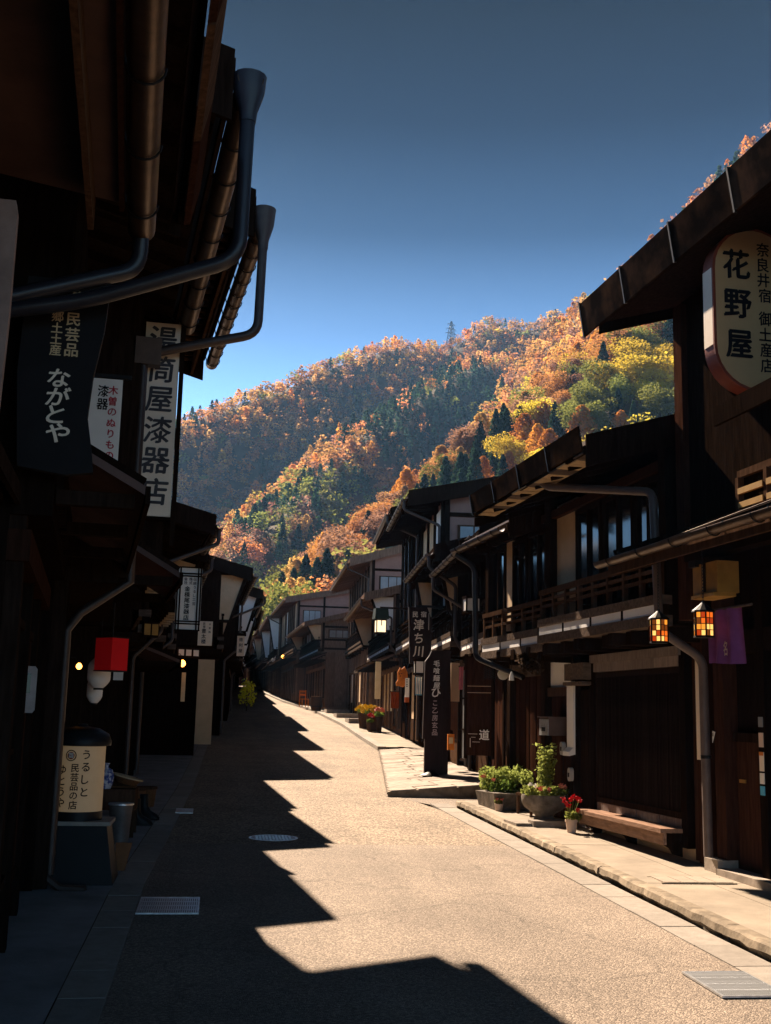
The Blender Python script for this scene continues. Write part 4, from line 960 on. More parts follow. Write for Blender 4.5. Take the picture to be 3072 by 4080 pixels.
# footed stone bowl with the tall shrub
x, y = 4.05, 14.0; t = thing('stone_planter', 'footed stone bowl planter holding a tall leafy shrub and pink flowers', 'planter', (x, y, sw(x, y)))
MB().lathe([(.13, 0), (.14, .03), (.11, .07), (.13, .10), (.24, .17), (.275, .23), (.285, .30), (.275, .33), (.25, .33), (.24, .28)], n=24).build('bowl', STONE, t, smooth=True)
MB().lathe([(.24, .26), (.1, .30), (.0, .31)], n=16).build('soil', mat('potting_soil', (.03, .02, .012), .95), t)
rng = np.random.RandomState(1); P = []
for k in range(9):
    a = rng.uniform(0, 6.28); h = rng.uniform(.4, .64); b = rng.uniform(.02, .10)
    for q in np.linspace(.08, 1, 16): P += [(.0+b*math.cos(a)*q*1.3+rng.normal()*.03, b*math.sin(a)*q*1.3+rng.normal()*.03, .32+h*q) for _ in range(7)]
leaves_obj('shrub', LEAFP, t, P, .042, 2)
leaves_obj('trailing_leaves', LEAFP, t, np.concatenate([blob(rng, 120, (math.cos(a)*.22, math.sin(a)*.22, .36), .075) for a in np.linspace(0, 6.28, 8)]), .05, 3)
heads('flower_head', PINKF, t, [(.2, -.14, .43), (.24, -.02, .42), (-.1, -.22, .41), (-.02, -.24, .40), (.14, -.2, .45)], .04, 5)
heads('flower_head', PAPER, t, [(-.16, -.16, .44), (-.2, -.08, .45)], .03, 15)
MB().tube([(0, 0, .3), (.02, 0, .6), (.0, .01, .92)], [.012, .009, .003], 6).build('stem', BARK, t)
# rough trough behind it
x, y = 4.02, 15.75; t = thing('stone_planter', 'long rough stone trough overflowing with light green plants', 'planter', (x, y, sw(x, y)), R_(4))
MB().hexa([(-.28, -.38, 0), (.22, -.38, 0), (.22, .38, 0), (-.28, .38, 0)], [(-.32, -.42, .22), (.26, -.42, .20), (.26, .42, .22), (-.32, .42, .2)]).build('trough', STONE, t)
rng = np.random.RandomState(4)
leaves_obj('plant', LEAFP, t, np.concatenate([blob(rng, 230, (rng.uniform(-.28, .2), rng.uniform(-.36, .36), .34+rng.uniform(0, .12)), .12) for k in range(9)]), .042, 6)
leaves_obj('plant', LEAFD, t, np.concatenate([blob(rng, 60, (rng.uniform(-.2, .2), rng.uniform(-.36, .36), .27), .12) for k in range(6)]), .06, 8)
heads('flower_head', PINKF, t, [(-.3, .1, .42), (-.25, -.2, .38)], .035, 25)
x, y = 3.72, 17.0-.15; t = thing('flower_pot', 'low dark bowl of leafy plants with a red bloom at the lane corner', 'plant pot', (3.98, 16.42, sw(3.9, 16.4)))
MB().lathe([(.12, 0), (.18, .06), (.22, .13), (.20, .14), (.17, .10)], n=18).build('bowl', BLACKP, t, smooth=True)
leaves_obj('plant', LEAFP, t, np.concatenate([blob(rng, 90, (rng.uniform(-.14, .14), rng.uniform(-.12, .12), .26+rng.uniform(0, .16)), .10) for k in range(5)]), .055, 9)
heads('flower_head', PINKF, t, [(-.18, -.05, .36), (.02, -.1, .42)], .035, 35)
x, y = 3.80, 15.3; t = thing('flower_pot', 'small white cup with tiny pink and green blooms on the pavement', 'plant pot', (x, y, sw(x, y)))
MB().lathe([(.045, 0), (.06, .09), (.052, .09), (.045, .06)], n=14).build('cup', POT, t, smooth=True)
leaves_obj('plant', LEAFP, t, blob(rng, 60, (0, 0, .12), .06), .035, 10); heads('flower_head', PINKF, t, [(.04, -.02, .15), (-.03, -.02, .15)], .022, 45)
# red flowers in the pale pot
x, y = 4.06, 12.94; t = thing('flower_pot', 'small pale pot of crimson flowers standing alone on the pavement', 'plant pot', (x, y, sw(x, y)))
MB().lathe([(.048, 0), (.066, .12), (.072, .12), (.072, .145), (.06, .145), (.055, .11)], n=18).build('pot', POT, t, smooth=True)
rng = np.random.RandomState(8)
leaves_obj('foliage', LEAFP, t, np.concatenate([blob(rng, 60, (rng.uniform(-.08, .09), rng.uniform(-.06, .06), .19), .055) for k in range(5)]), .045, 12)
for i, p in enumerate([(-.07, .0, .33), (.03, .02, .39), (.06, -.02, .38), (.10, .02, .36), (-.04, -.03, .30), (.05, -.06, .25), (.0, .04, .36), (-.085, .03, .37)]):
    MB().tube([(0, 0, .14), (p[0]*.6, p[1]*.6, .14+(p[2]-.14)*.6), p], .003, 4).build('stem', GREENL, t)
    heads('flower_head', REDF, t, [p], .034, 60+i)
# stone steps before the planter
for i, (x, y, w, d, hgt_, lab) in enumerate(((3.96, 13.55, .42, .20, .07, 'dark faced stone step below the bowl planter'), (3.70, 13.75, .30, .5, .035, 'flat pale stone slab left of the bowl planter'))):
    t = tag(MB().box(-w/2, w/2, -d/2, d/2, 0, hgt_).build('stone_step', STONE_L, None, (x, y, sw(x, y)-.002)), lab, 'step'); t.rotation_euler.z = R_(3)
t = thing('plank_stand', 'pinkish wooden slat stand behind the stone bowl', 'stand', (4.12, 14.75, sw(4.1, 14.75)), R_(3.6))
MB().box(-.14, .14, -.3, .3, .24, .27).build('top', W_BROWN, t); MB().box(-.14, .14, -.3, -.27, .12, .2).build('slat', W_BROWN, t)
for a, b in ((-.12, -.26), (.12, -.26), (-.12, .26), (.12, .26)): MB().box(a-.015, a+.015, b-.015, b+.015, 0, .24).build('leg', W_BROWN, t)
# plank cover in the pavement
p = road(2755, 3508, .1); t = thing('drain_cover', 'worn board cover let into the pavement before the door', 'drain cover', (p.x, p.y, sw(p.x, p.y)-.002), R_(-2))
for i in range(4): MB().box(-.30+i*.152, -.30+i*.152+.144, -.17, .17, .0, .012).build('plank', mat('worn_concrete_board', (.31, .26, .21), .85, .25, 6, (1, 8, 1), .3, rand=.12), t)
MB().box(-.325, .325, -.19, -.175, 0, .008).build('rim', CONC_D, t); MB().box(-.325, .325, .175, .19, 0, .008).build('rim', CONC_D, t)

# ------------------------------------------------------------------ the big rounded sign
c0 = at(2815, 1250, 8.35); wS, hS = .72, 1.36; zc = at(3000, 1250, 8.35).z
t = thing('hanging_sign', 'big yellowed sign with rounded ends and black brush writing, under the right eave', 'sign', (c0.x+wS/2, 8.35, zc), R_(3.6))
def capsule(w, h, n=14, k=1.0):
    r = w/2; return [(math.cos(a)*r*k, h/2-r+math.sin(a)*r*k) for a in [math.pi*i/n for i in range(n+1)]]+[(math.cos(a)*r*k, -h/2+r+math.sin(a)*r*k) for a in [math.pi+math.pi*i/n for i in range(n+1)]]
MB().prism(capsule(wS, hS), (0, -.10, 0), (1, 0, 0), (0, 0, 1), (0, 1, 0), .17).build('case', SIGN_RIM, t, smooth=True)
MB().prism(capsule(wS-.035, hS-.035), (0, -.108, 0), (1, 0, 0), (0, 0, 1), (0, 1, 0), .006).build('sign_face', SIGN_Y, t)
MB().prism(capsule(wS+.012, hS+.012), (0, -.105, 0), (1, 0, 0), (0, 0, 1), (0, 1, 0), .018).build('rim', SIGN_RIM, t)
sd = MB(); sd.box(-wS/2-.006, -wS/2-.001, -.085, .06, -hS/2+wS/2, hS/2-wS/2); sd.build('side_sheet', PAPER_W, t)
letters(t, '花野屋', -wS/2+.205, .49, .26, .335, INK, y=-.111, sx=.95, jit=.006, weight=1.5)
letters(t, '奈良井宿 御土産店', -wS/2+.44, .57, .125, .13, INK, y=-.111, sx=.95, jit=.004)
for z in (-.3, .5): MB().tube([(.3, 0, z), (.75, .02, z)], .018, 8).build('bracket', IRON, t)

# lanterns of coloured glass
def glass_lantern(px, py, lab):
    c = at(px, py, 9.25 if px < 2700 else 8.45); t = thing('lantern', lab, 'lantern', (c.x, c.y, c.z-.11), R_(20), 'lit coloured glass lanterns')
    k = 6; r = .078; H = .185; rr = random.Random(px)
    mats = [mat('lit_amber_pane', (.5, .2, .03), .3, emit=((1, .30, .03), .34)), mat('lit_orange_pane', (.5, .12, .02), .3, emit=((1, .17, .015), .26)), mat('lit_red_pane', (.3, .03, .01), .3, emit=((.8, .08, .01), .16)), mat('lit_honey_pane', (.6, .4, .12), .3, emit=((1, .5, .12), .42)), mat('dull_brown_pane', (.2, .07, .02), .3, emit=((.6, .14, .02), .07))]
    A = lambda i: (math.cos(2*math.pi*i/k)*r, math.sin(2*math.pi*i/k)*r)
    fr = MB()
    for i in range(k):
        a, b = A(i), A(i+1); fr.bar((a[0], a[1], 0), (a[0], a[1], H), .009, .009, (1, 0, 0)); m_ = ((a[0]+b[0])/2, (a[1]+b[1])/2)
        fr.bar((m_[0], m_[1], 0), (m_[0], m_[1], H), .004, .004, (1, 0, 0))
        for j in range(5): fr.bar((a[0], a[1], H*j/4), (b[0], b[1], H*j/4), .005, .006)
    fr.build('frame', IRON, t)
    for i in range(k):
        a, b = A(i), A(i+1); m_ = ((a[0]+b[0])/2, (a[1]+b[1])/2)
        for (p, q) in ((a, m_), (m_, b)):
            for j in range(4):
                f = .965; MB().add([(p[0]*f, p[1]*f, H*j/4+.003), (q[0]*f, q[1]*f, H*j/4+.003), (q[0]*f, q[1]*f, H*(j+1)/4-.003), (p[0]*f, p[1]*f, H*(j+1)/4-.003)], [(0, 1, 2, 3)]).build('pane', rr.choice(mats), t)
    MB().lathe([(r*1.18, H), (r*1.12, H+.012), (.035, H+.055), (.012, H+.075), (.012, H+.09)], n=12).build('cap', IRON, t); MB().lathe([(r*1.05, -.012), (r*1.05, 0)], n=6).build('base', IRON, t)
    fl = MB().lathe([(.004, .05), (.02, .075), (.012, .11), (.003, .12)], n=8).build('bulb', LITO, t)
    ch = MB(); z = H+.09; i = 0
    while z < 2.98-(c.z-.11):
        ax = (1, 0) if i % 2 else (0, 1)
        ch.tube([(math.cos(q)*.009*ax[0], math.cos(q)*.009*ax[1], z+.014+math.sin(q)*.016) for q in [6.283*j/8 for j in range(9)]], .0028, 4, cap=False); z += .026; i += 1
    ch.build('chain', IRON, t)
    return t
glass_lantern(2625, 2505, 'lit stained glass lantern hanging left, before the white balcony strips')
glass_lantern(2803, 2478, 'lit stained glass lantern hanging right, beside the purple cloth')
# purple curtain on its rod
t = thing('noren_curtain', 'short purple cloth with a small white character hanging from a rod', 'curtain', R1.W(-1.78, .80, 2.04), R1.rz)
MB().tube([(-.45, 0, .425), (.32, 0, .425)], .011, 8).build('rod', W_GREY, t)
mb = MB(); nx, nz = 40, 10; v = []
for i in range(nx+1):
    for j in range(nz+1):
        u = -.27+.54*i/nx; q = j/nz; fold = .026*math.sin(u*34+1.1*q)*(.4+q)+.015*math.sin(u*13+2); v.append((u+.012*q*math.sin(u*20), fold, .42-.42*q+.01*math.sin(u*9)*q))
mb.add(v, [(i*(nz+1)+j, (i+1)*(nz+1)+j, (i+1)*(nz+1)+j+1, i*(nz+1)+j+1) for i in range(nx) for j in range(nz)]).build('cloth', PURPLE, t, smooth=True)
letters(t, '仓' if False else '名', 0, .17, .12, .12, INK_W, axes=lambda X, Y, Z: (-X-.13, .052, Z), sx=.6)
# amber box, notices
t = thing('wooden_box', 'amber wooden box hanging under the copper gutter', 'box', R1.W(-.97, .42, 2.64), R1.rz)
MB().box(-.22, .22, -.10, .10, .03, .30).build('case', AMBER, t); MB().box(-.02, .02, .10, .108, .05, .30).build('batten', W_DARK, t); MB().box(-.2, .2, -.08, .13, 0, .029).build('tray', AMBER, t); MB().box(.1, .22, .05, .14, .28, .34).build('bracket', IRON, t)
for i, (z, hh, m, lab) in enumerate(((1.60, .085, GLASS_G, 'pale green notice stuck on the dark right door, topmost of five'), (1.45, .12, POT, 'plain pinkish notice on the dark right door, second from the top'), (1.27, .16, PAPER_W, 'notice with a red band stuck on the dark right door'), (1.13, .09, PAPER, 'small grey notice below the red banded one on the right door'), (1.03, .075, BLUE, 'little blue sticker lowest on the dark right door'))):
    t = thing('notice', lab, 'notice', R1.W(-.99, .045, z-hh/2), R1.rz, 'notices on the right door')
    MB().box(-.035, .035, 0, .006, 0, hh).build('sheet', m, t)
    if i == 2: MB().box(-.035, .035, .006, .008, hh-.03, hh).build('red_band', ORANGE, t)
t = thing('card', 'white triangular card tucked by the right door post', 'card', R1.W(-.13, .03, 1.40), R1.rz)
MB().prism([(-.0, .10), (.05, .11), (.055, 0)], (-.03, 0, 0), (1, 0, 0), (0, 0, 1), (0, 1, 0), .006).build('sheet', PAPER, t); MB().box(0, .012, .006, .008, .06, .09).build('mark', INK, t)
t = tag(MB().box(-.035, .035, 0, .02, 0, .95).build('white_plate', PAPER_W, None, R2.W(.06, .07, 1.24)), 'tall narrow white board fixed beside the right downspout', 'board'); t.rotation_euler.z = R2.rz

# things on the lattice house
t = thing('mailbox', 'brown mailbox with a silver front on the lattice house wall', 'mailbox', R2.W(3.93, -.02, 1.37), R2.rz)
MB().box(-.17, .17, 0, .24, 0, .22).build('case', MET_D, t); MB().box(-.16, .16, .241, .25, .0, .2).build('front_plate', STEEL, t); MB().box(-.18, .18, 0, .27, .221, .232).build('lid', MET_D, t); MB().box(-.06, .06, .25, .256, .05, .1).build('slot', IRON, t)
for u, z, lab in ((3.66, 1.14, 'pale oval meter under the mailbox'), (3.40, .84, 'pale oval meter low on the post above the red flowers')):
    t = thing('meter', lab, 'meter', R2.W(u, .05, z), R2.rz); MB().prism(capsule(.085, .16), (0, 0, .08), (1, 0, 0), (0, 0, 1), (0, 1, 0), .05).build('case', MET, t, smooth=True); MB().box(-.022, .022, .05, .054, .05, .10).build('dial', IRON, t)
    MB().tube([(0, .02, 0), (0, .02, -.25)], .008, 6).build('cable', IRON, t)
t = thing('dried_bunch', 'bunch of dried flowers hanging under the balcony beam', 'dried flowers', R2.W(4.0, .42, 2.02), R2.rz)
rng = np.random.RandomState(14); DRY = leaf_mat('dried_stalks', col=(.07, .05, .035))
leaves_obj('stalks', DRY, t, np.concatenate([blob(rng, 70, (rng.uniform(-.16, .16), rng.uniform(-.1, .1), .18+rng.uniform(0, .12)), .09) for k in range(7)]), .05, 3, up=-.2); MB().tube([(0, 0, .3), (0, 0, .44)], .004, 5).build('string', IRON, t)
t = thing('wind_bell', 'little white bell hanging beside the dried flowers', 'bell', R2.W(4.55, .45, 2.06), R2.rz)
MB().lathe([(.035, 0), (.028, .06), (.012, .11), (.004, .12)], n=12).build('bell', PAPER, t, smooth=True); MB().tube([(0, 0, .12), (0, 0, .36)], .003, 5).build('string', IRON, t)
t = thing('woven_ornament', 'woven honeycomb ornament hanging at the lattice house corner', 'ornament', R2.W(5.75, .35, 2.12), R2.rz+R_(90))
mb = MB()
for i in range(7):
    for j in range(6):
        cx_ = -.10+i*.034; cz_ = j*.03+(.015 if i % 2 else 0)
        mb.tube([(cx_+.017*math.cos(a), 0, cz_+.017*math.sin(a)) for a in [6.283*k/6 for k in range(7)]], .0035, 4, cap=False)
mb.build('mesh', IRON, t); MB().lathe([(.001, -.012), (.08, -.01), (.08, .01), (.001, .012)], n=16).build('fan', PAPER, t, (-.16, .02, .06)).rotation_euler.x = R_(90)

# ------------------------------------------------------------------ signs along the right row
def board_sign(name, lab, cat, px, pt, pb, wpx, Y, m, th=.06, poly=None, rot=0, frame=None):
    a = at(px-wpx/2, (pt+pb)/2, Y); b = at(px+wpx/2, (pt+pb)/2, Y); z1 = at(px, pt, Y).z; z0 = at(px, pb, Y).z
    w = b.x-a.x; t = thing(name, lab, cat, ((a.x+b.x)/2, Y, z0), R_(rot))
    pl = poly or [(-.5, 0), (.5, 0), (.5, 1), (-.5, 1)]
    MB().prism([(p*w, q*(z1-z0)) for p, q in pl], (0, -th/2, 0), (1, 0, 0), (0, 0, 1), (0, 1, 0), th).build('board', m, t)
    return t, w, z1-z0
SIGNB = mat('dark_sign_board', (.022, .012, .012), .6, .35, 4, (5, 5, .6))
t, w, hh = board_sign('standing_sign', 'tall dark standing board with cursive silver writing of a noodle shop', 'sign', 1741, 2592, 2945, 110, 21.0, SIGNB, .09, [(-.5, 0), (.5, 0), (.46, 1), (-.22, 1), (-.30, .94), (-.46, .87)])
letters(t, '毛喰麺屋', -.04*w, hh*.89, hh*.075, hh*.084, INK_S, y=-.049, sx=1.05, slant=.1, jit=.004)
letters(t, 'ひ', -.05*w, hh*.575, hh*.115, hh*.1, INK_S, y=-.049, sx=1.05)
letters(t, 'こ乙房玄品', -.08*w, hh*.44, hh*.075, hh*.082, mat('worn_silver_lettering', (.42, .34, .36), .6, .4, 20), y=-.049, sx=.95)
g_ = apron_z(t.location.x, 21.0); MB().box(-w*.42, w*.42, -.03, .05, g_-t.location.z-.02, 0).build('foot', SIGNB, t)
p = at(1718, 2948, 20.8); t = thing('weight_bag', 'black weight bag at the foot of the tall noodle sign', 'bag', (p.x, p.y, apron_z(p.x, p.y)))
mb = MB().lathe([(.02, 0), (.12, .005), (.14, .03), (.10, .065), (.03, .085)], n=14); mb.v = [(a*1.25+.02*math.sin(c*60+a*30), b+.02*math.sin(a*40), c) for a, b, c in mb.v]; mb.build('sack', BLACKP, t, smooth=True); MB().tube([(-.02, 0, .08), (0, 0, .12), (.03, 0, .08)], .006, 5).build('loop', IRON, t)
t, w, hh = board_sign('low_sign', 'small orange sign board on the paving past the lattice house', 'sign', 1796, 2925, 2988, 26, 19.8, ORANGE, .05); MB().box(-.01, .04, .03, .05, 0, hh*1.25).build('post', W_DARK, t); MB().box(-w*.3, w*.3, -.03, -.026, hh*.4, hh*.8).build('panel', CREAM, t)
t, w, hh = board_sign('hanging_sign', 'dark tapered hanging board with cream guest house characters', 'sign', 1672, 2420, 2645, 92, 24.2, SIGNB, .08, [(-.42, 0), (.30, 0), (.5, .1), (.5, .78), (.30, 1), (-.5, 1)])
letters(t, '民', -.22*w, hh*.92, hh*.11, .1, INK_W, y=-.044, sx=1.0); letters(t, '宿', .14*w, hh*.93, hh*.11, .1, INK_W, y=-.044, sx=1.0)
letters(t, '津ち川', -.06*w, hh*.79, hh*.21, hh*.235, INK_W, y=-.044, sx=.95, slant=.08)
MB().box(.36*w, .38*w, -.05, -.044, hh*.6, hh*.9).build('gold_line', INK_W, t); MB().box(-.1, .9, -.02, .02, hh, hh+.05).build('bracket', IRON, t)
def lamp_box(name, lab, px, pt, pb, wpx, Y, m, roof=True, mark=None):
    a = at(px-wpx/2, (pt+pb)/2, Y); b = at(px+wpx/2, (pt+pb)/2, Y); z1 = at(px, pt, Y).z; z0 = at(px, pb, Y).z; w = b.x-a.x
    t = thing(name, lab, 'lamp', ((a.x+b.x)/2, Y, z0), R_(4)); q = w/2; H = z1-z0
    MB().box(-q, q, -q, q, .02, H-.02).build('shade', m, t)
    f = MB()
    for a_ in (-q, q):
        for b_ in (-q, q): f.box(a_-.012, a_+.012, b_-.012, b_+.012, 0, H)
    f.box(-q-.012, q+.012, -q-.012, q+.012, -.02, .018); f.box(-q-.012, q+.012, -q-.012, q+.012, H-.018, H+.02); f.build('frame', W_DARK, t)
    if roof: MB().hexa([(-q*1.5, -q*1.5, H+.02), (q*1.5, -q*1.5, H+.02), (q*1.5, q*1.5, H+.02), (-q*1.5, q*1.5, H+.02)], [(-q*1.3, -q*1.3, H+.30), (q*1.3, -q*1.3, H+.30), (q*1.3, q*1.3, H+.30), (-q*1.3, q*1.3, H+.30)]).build('hood', mat('dark_green_paint', (.02, .035, .03), .6), t)
    MB().box(-.02, 1.0, -.02, .02, H+(.30 if roof else .02), H+(.35 if roof else .06)).build('bracket', W_DARK, t)
    if mark: MB().box(-.012, .012, -q-.004, -q-.001, H*.55, H*.95).build('mark', INK_G, t)
    return t
lamp_box('street_lamp', 'square hanging lamp glowing warm white under a dark hood', 1516, 2470, 2522, 38, 30, LITW, mark=True)
lamp_box('paper_lamp', 'plain white box lamp hanging beside the lattice house pipe', 1878, 2382, 2440, 54, 18.2, PAPER, roof=False, mark=True)
lamp_box('paper_lamp', 'white panelled lamp above the blue striped curtain', 1668, 2632, 2685, 34, 23.0, PAPER, roof=False)
t, w, hh = board_sign('cream_banner', 'long cream cloth banner hanging before a dark front', 'banner', 1506, 2636, 2785, 22, 33, CREAM, .03); MB().tube([(-.25, 0, hh), (.25, 0, hh)], .012, 6).build('rod', W_DARK, t)
t, w, hh = board_sign('carved_sign', 'orange carved fish shaped board hanging by the blue curtain', 'sign', 1602, 2655, 2738, 44, 27, ORANGE, .05, [(-.3, .05), (.1, 0), (.42, .12), (.5, .4), (.45, .75), (.2, 1), (-.05, .86), (-.2, .95), (-.42, .7), (-.38, .35), (-.55, .2), (-.5, .05)])
for i in range(8): MB().box(.0+.0*i, .38*w, -.031, -.027, hh*(.42+.055*i), hh*(.42+.055*i)+.008).build('groove', SIGN_RIM, t)
for a, b in ((-.2, .75), (-.3, .6), (-.12, .62), (-.22, .5)): MB().box(a*w, a*w+.03, -.031, -.027, b*hh, b*hh+.03).build('spot', SIGN_RIM, t)
t, w, hh = board_sign('narrow_sign', 'narrow white upright sign with dark strokes under the carved board', 'sign', 1622, 2702, 2778, 16, 26.8, PAPER, .04)
for z in (.93, .82, .70, .6): MB().box(-.3*w, .1*w, -.024, -.021, hh*z-.02, hh*z).build('stroke', INK, t)
MB().box(-.5*w, .5*w, -.03, .03, -.12, -.0).build('red_foot', RUST, t)
def hung_cloth(lab, px, pt, pb, wpx, Y, m, m2=None, name='noren_curtain', cat='curtain', waves=5):
    a = at(px-wpx/2, pt, Y); b = at(px+wpx/2, pt, Y); z0 = at(px, pb, Y).z; w = b.x-a.x; H = a.z-z0
    t = thing(name, lab, cat, ((a.x+b.x)/2, Y, z0), R_(-3)); v = []; nx, nz = 24, 6
    for i in range(nx+1):
        for j in range(nz+1): u = i/nx-.5; q = j/nz; v.append((u*w*(1-.05*q), .03*math.sin(u*6.28*waves+q)*(.5+.5*q), H*(1-q)))
    MB().add(v, [(i*(nz+1)+j, (i+1)*(nz+1)+j, (i+1)*(nz+1)+j+1, i*(nz+1)+j+1) for i in range(nx) for j in range(nz)]).build('cloth', m, t, smooth=True)
    if m2:
        for k in range(4): MB().box(-w*.4+k*w*.24, -w*.4+k*w*.24+.018, -.04, -.034, .02, H*.97).build('stripe', m2, t)
    MB().tube([(-w*.6, 0, H), (w*.6, 0, H)], .012, 6).build('rod', W_GREY, t)
    return t
hung_cloth('sky blue striped cloth beside the tall noodle sign', 1668, 2696, 2770, 28, 23.3, BLUE, PAPER)
hung_cloth('rust red cloth deep under the eave past the fish board', 1574, 2756, 2822, 34, 29, RUST)
hung_cloth('pink cloth hanging from a hook beside the cream wall strip', 1838, 2655, 2748, 18, 17.6, ROSE, name='hung_cloth', cat='cloth', waves=2)
t = tag(MB().box(-.085, .085, -.02, .02, 0, .72).build('wall_strip', PL_TAN, None, tuple(at(1812, 2795, 21.4))), 'pale upright plaster strip right of the tall noodle sign', 'wall panel')
hh = House('dummy', None, None, 'right', 4.55, 16.75, -4, 0); bpy.data.objects.remove(hh.root)
# marks on the dark door beyond the lattice house
d_ = thing('door_plate', 'dark door panel with a white character and pale strokes, beyond the lattice house', 'door', tuple(at(1908, 3010, 17.6)), R_(-30))
MB().box(-.20, .20, -.02, .02, 0, 1.5).build('panel', W_RED, d_); MB().box(-.24, -.2, -.03, .03, -.05, 1.55).build('frame', W_DARK, d_); MB().box(.2, .24, -.03, .03, -.05, 1.55).build('frame', W_DARK, d_)
for q in (.95, 1.05): MB().box(-.19, .19, -.024, -.021, q, q+.008).build('stroke', PL_TAN, d_)
for a, b, c, e in ((-.17, -.02, .32, .327), (-.12, -.05, .27, .276), (-.1, .02, .20, .206), (-.14, -.13, .12, .26)): MB().box(a, b, -.024, -.021, c, e).build('stroke', INK_W, d_)
letters(d_, '道', .09, .40, .17, .1, INK_S, y=-.024)

# flowers and furniture along the right row
def mum(px, py, Y, r, lab, m=YELLF, n=26):
    p = at(px, py, Y); z = rz(Y)+.1; H = max(.30, p.z-z)
    t = thing('flower_pot', lab, 'plant pot', (p.x, Y, z)); rng = np.random.RandomState(px)
    MB().lathe([(r*.5, 0), (r*.7, H-.16), (r*.62, H-.16), (r*.55, H-.22)], n=12).build('pot', W_BROWN, t, smooth=True)
    leaves_obj('foliage', LEAFD, t, blob(rng, 220, (0, 0, H-.1), r*.95, .5), .07, 1)
    a = rng.uniform(0, 6.28, n); q = np.sqrt(rng.rand(n))*r
    heads('flower_head', m, t, [(math.cos(x)*k, math.sin(x)*k, H+.12-.6*k*k/r) for x, k in zip(a, q)], .065, px)
mum(1450, 2822, 41.5, .30, 'pot of yellow chrysanthemums, left of the pair', n=34); mum(1484, 2826, 40, .34, 'pot of yellow chrysanthemums, right of the pair', n=40)
mum(1511, 2836, 39, .18, 'pot of reddish flowers right of the chrysanthemums', PINKF, 10); mum(1476, 2860, 39.2, .13, 'little pot of red blooms below the chrysanthemums', REDF, 6)
def simple(name, lab, cat, x, y, z, rot, parts):
    t = thing(name, lab, cat, (x, y, z), R_(rot))
    for pn, mm, bx in parts:
        mb = MB()
        for b in (bx if isinstance(bx, list) else [bx]): mb.box(*b)
        mb.build(pn, mm, t)
    return t
q = at(1254, 2790, 58); t = thing('barrel', 'wooden barrel beside the far steps', 'barrel', (5.0, 58, rz(58)+.1))
MB().lathe([(.24, 0), (.29, .25), (.30, .4), (.27, .7), (.24, .72)], n=16).build('staves', W_BROWN, t, smooth=True); MB().lathe([(.296, .2), (.302, .2), (.302, .25), (.296, .25)], n=16).build('hoop', IRON, t)
simple('chair', 'small orange wooden chair on the far right pavement', 'chair', 4.75, 63, rz(63)+.12, 20, [('seat', ORANGE, (-.2, .2, -.2, .2, .4, .44)), ('backrest', ORANGE, [(-.2, .2, .17, .2, .6, .7), (-.2, .2, .17, .2, .78, .88)])]+[('leg', ORANGE, (a-.02, a+.02, b-.02, b+.02, 0, .4 if b < 0 else .9)) for a in (-.18, .18) for b in (-.18, .18)])
for i, (y, l) in enumerate(((46, 'pale stone doorstep nearest on the right pavement'), (51, 'pale stone doorstep in the middle of the right pavement'), (56, 'pale stone doorstep before the barrel'))):
    tag(MB().box(-.55, .55, -.7, .7, 0, .16).build('doorstep', STONE_L, None, (RE(y)+.85, y, rz(y)+.098)), l, 'step', 'stone doorsteps of the right row')
for i, (y, l) in enumerate(((66, 'dark low bench on the far right pavement, past the chair'), (72, 'dark low bench farthest down the right pavement'))):
    simple('bench', l, 'bench', RE(y)+.7, y, rz(y)+.1, 90, [('seat', W_GREY, (-.8, .8, -.2, .2, .38, .43))]+[('leg', W_GREY, (a-.03, a+.03, -.17, .17, 0, .38)) for a in (-.7, .7)])
q = at(986, 2722, 58); t = thing('shrub', 'bright yellow green sunlit shrub at the far left house', 'shrub', (q.x, 58, rz(58)))
leaves_obj('foliage', leaf_mat('yellow_green_leaves', col=(.62, .60, .05)), t, np.concatenate([blob(np.random.RandomState(k), 60, (random.Random(k).uniform(-.25, .25), 0, .5+k*.12), .28) for k in range(8)]), .12, 3); MB().tube([(0, 0, 0), (0, 0, 1.1)], .03, 6).build('stem', BARK, t)
t = thing('olive_tree', 'olive green tree rising behind the left roofs at the end of the street', 'tree', (8.2, 158, 3)); t.scale = (15, 15, 17); link('crown', CROWN['olive_tree', 1][0], t); link('trunk', TRUNK['olive_tree'], t)

# ------------------------------------------------------------------ left side: signs
def left_sign(name, lab, px0, px1, pt, pb, Y, m, th=.05, poly=None, rot=4):
    return board_sign(name, lab, 'sign', (px0+px1)/2, pt, pb, px1-px0, Y, m, th, poly, rot)
left_sign('hanging_sign', 'pale pinkish signboard cut off by the left edge', -280, 36, 790, 1735, 5.0, mat('dull_pink_paint', (.26, .18, .15), .7), .06, [(-.5, 0), (.46, 0), (.5, .5), (.5, .95), (.47, 1), (-.5, 1)])
t, w, hh = left_sign('hanging_sign', 'black natural edged board with cream writing at upper left', 70, 432, 1120, 1895, 6.12, mat('black_board', (.010, .009, .010), .6, .3, 4), .06, [(-.42, .03), (.1, .0), (.40, .02), (.38, .1), (.30, .3), (.33, .5), (.42, .75), (.46, 1), (-.46, 1), (-.5, .5)])
X = lambda px: (px-251)/362*w
Z = lambda py: (1895-py)/775*hh
letters(t, '民芸品', X(276), Z(1252), hh*58/775, hh*62/775, mat('dim_gold_lettering', (.52, .38, .22), .7), y=-.034)
letters(t, '郷土土産', X(213), Z(1252), hh*46/775, hh*45/775, MATS['dim_gold_lettering'], y=-.034)
letters(t, '宿', X(292), Z(1165), hh*58/775, hh*62/775, MATS['dim_gold_lettering'], y=-.034)
letters(t, 'ながとや', X(240), Z(1478), hh*84/775, hh*72/775, INK_W, y=-.034, sx=1.15, slant=.12, jit=.01)
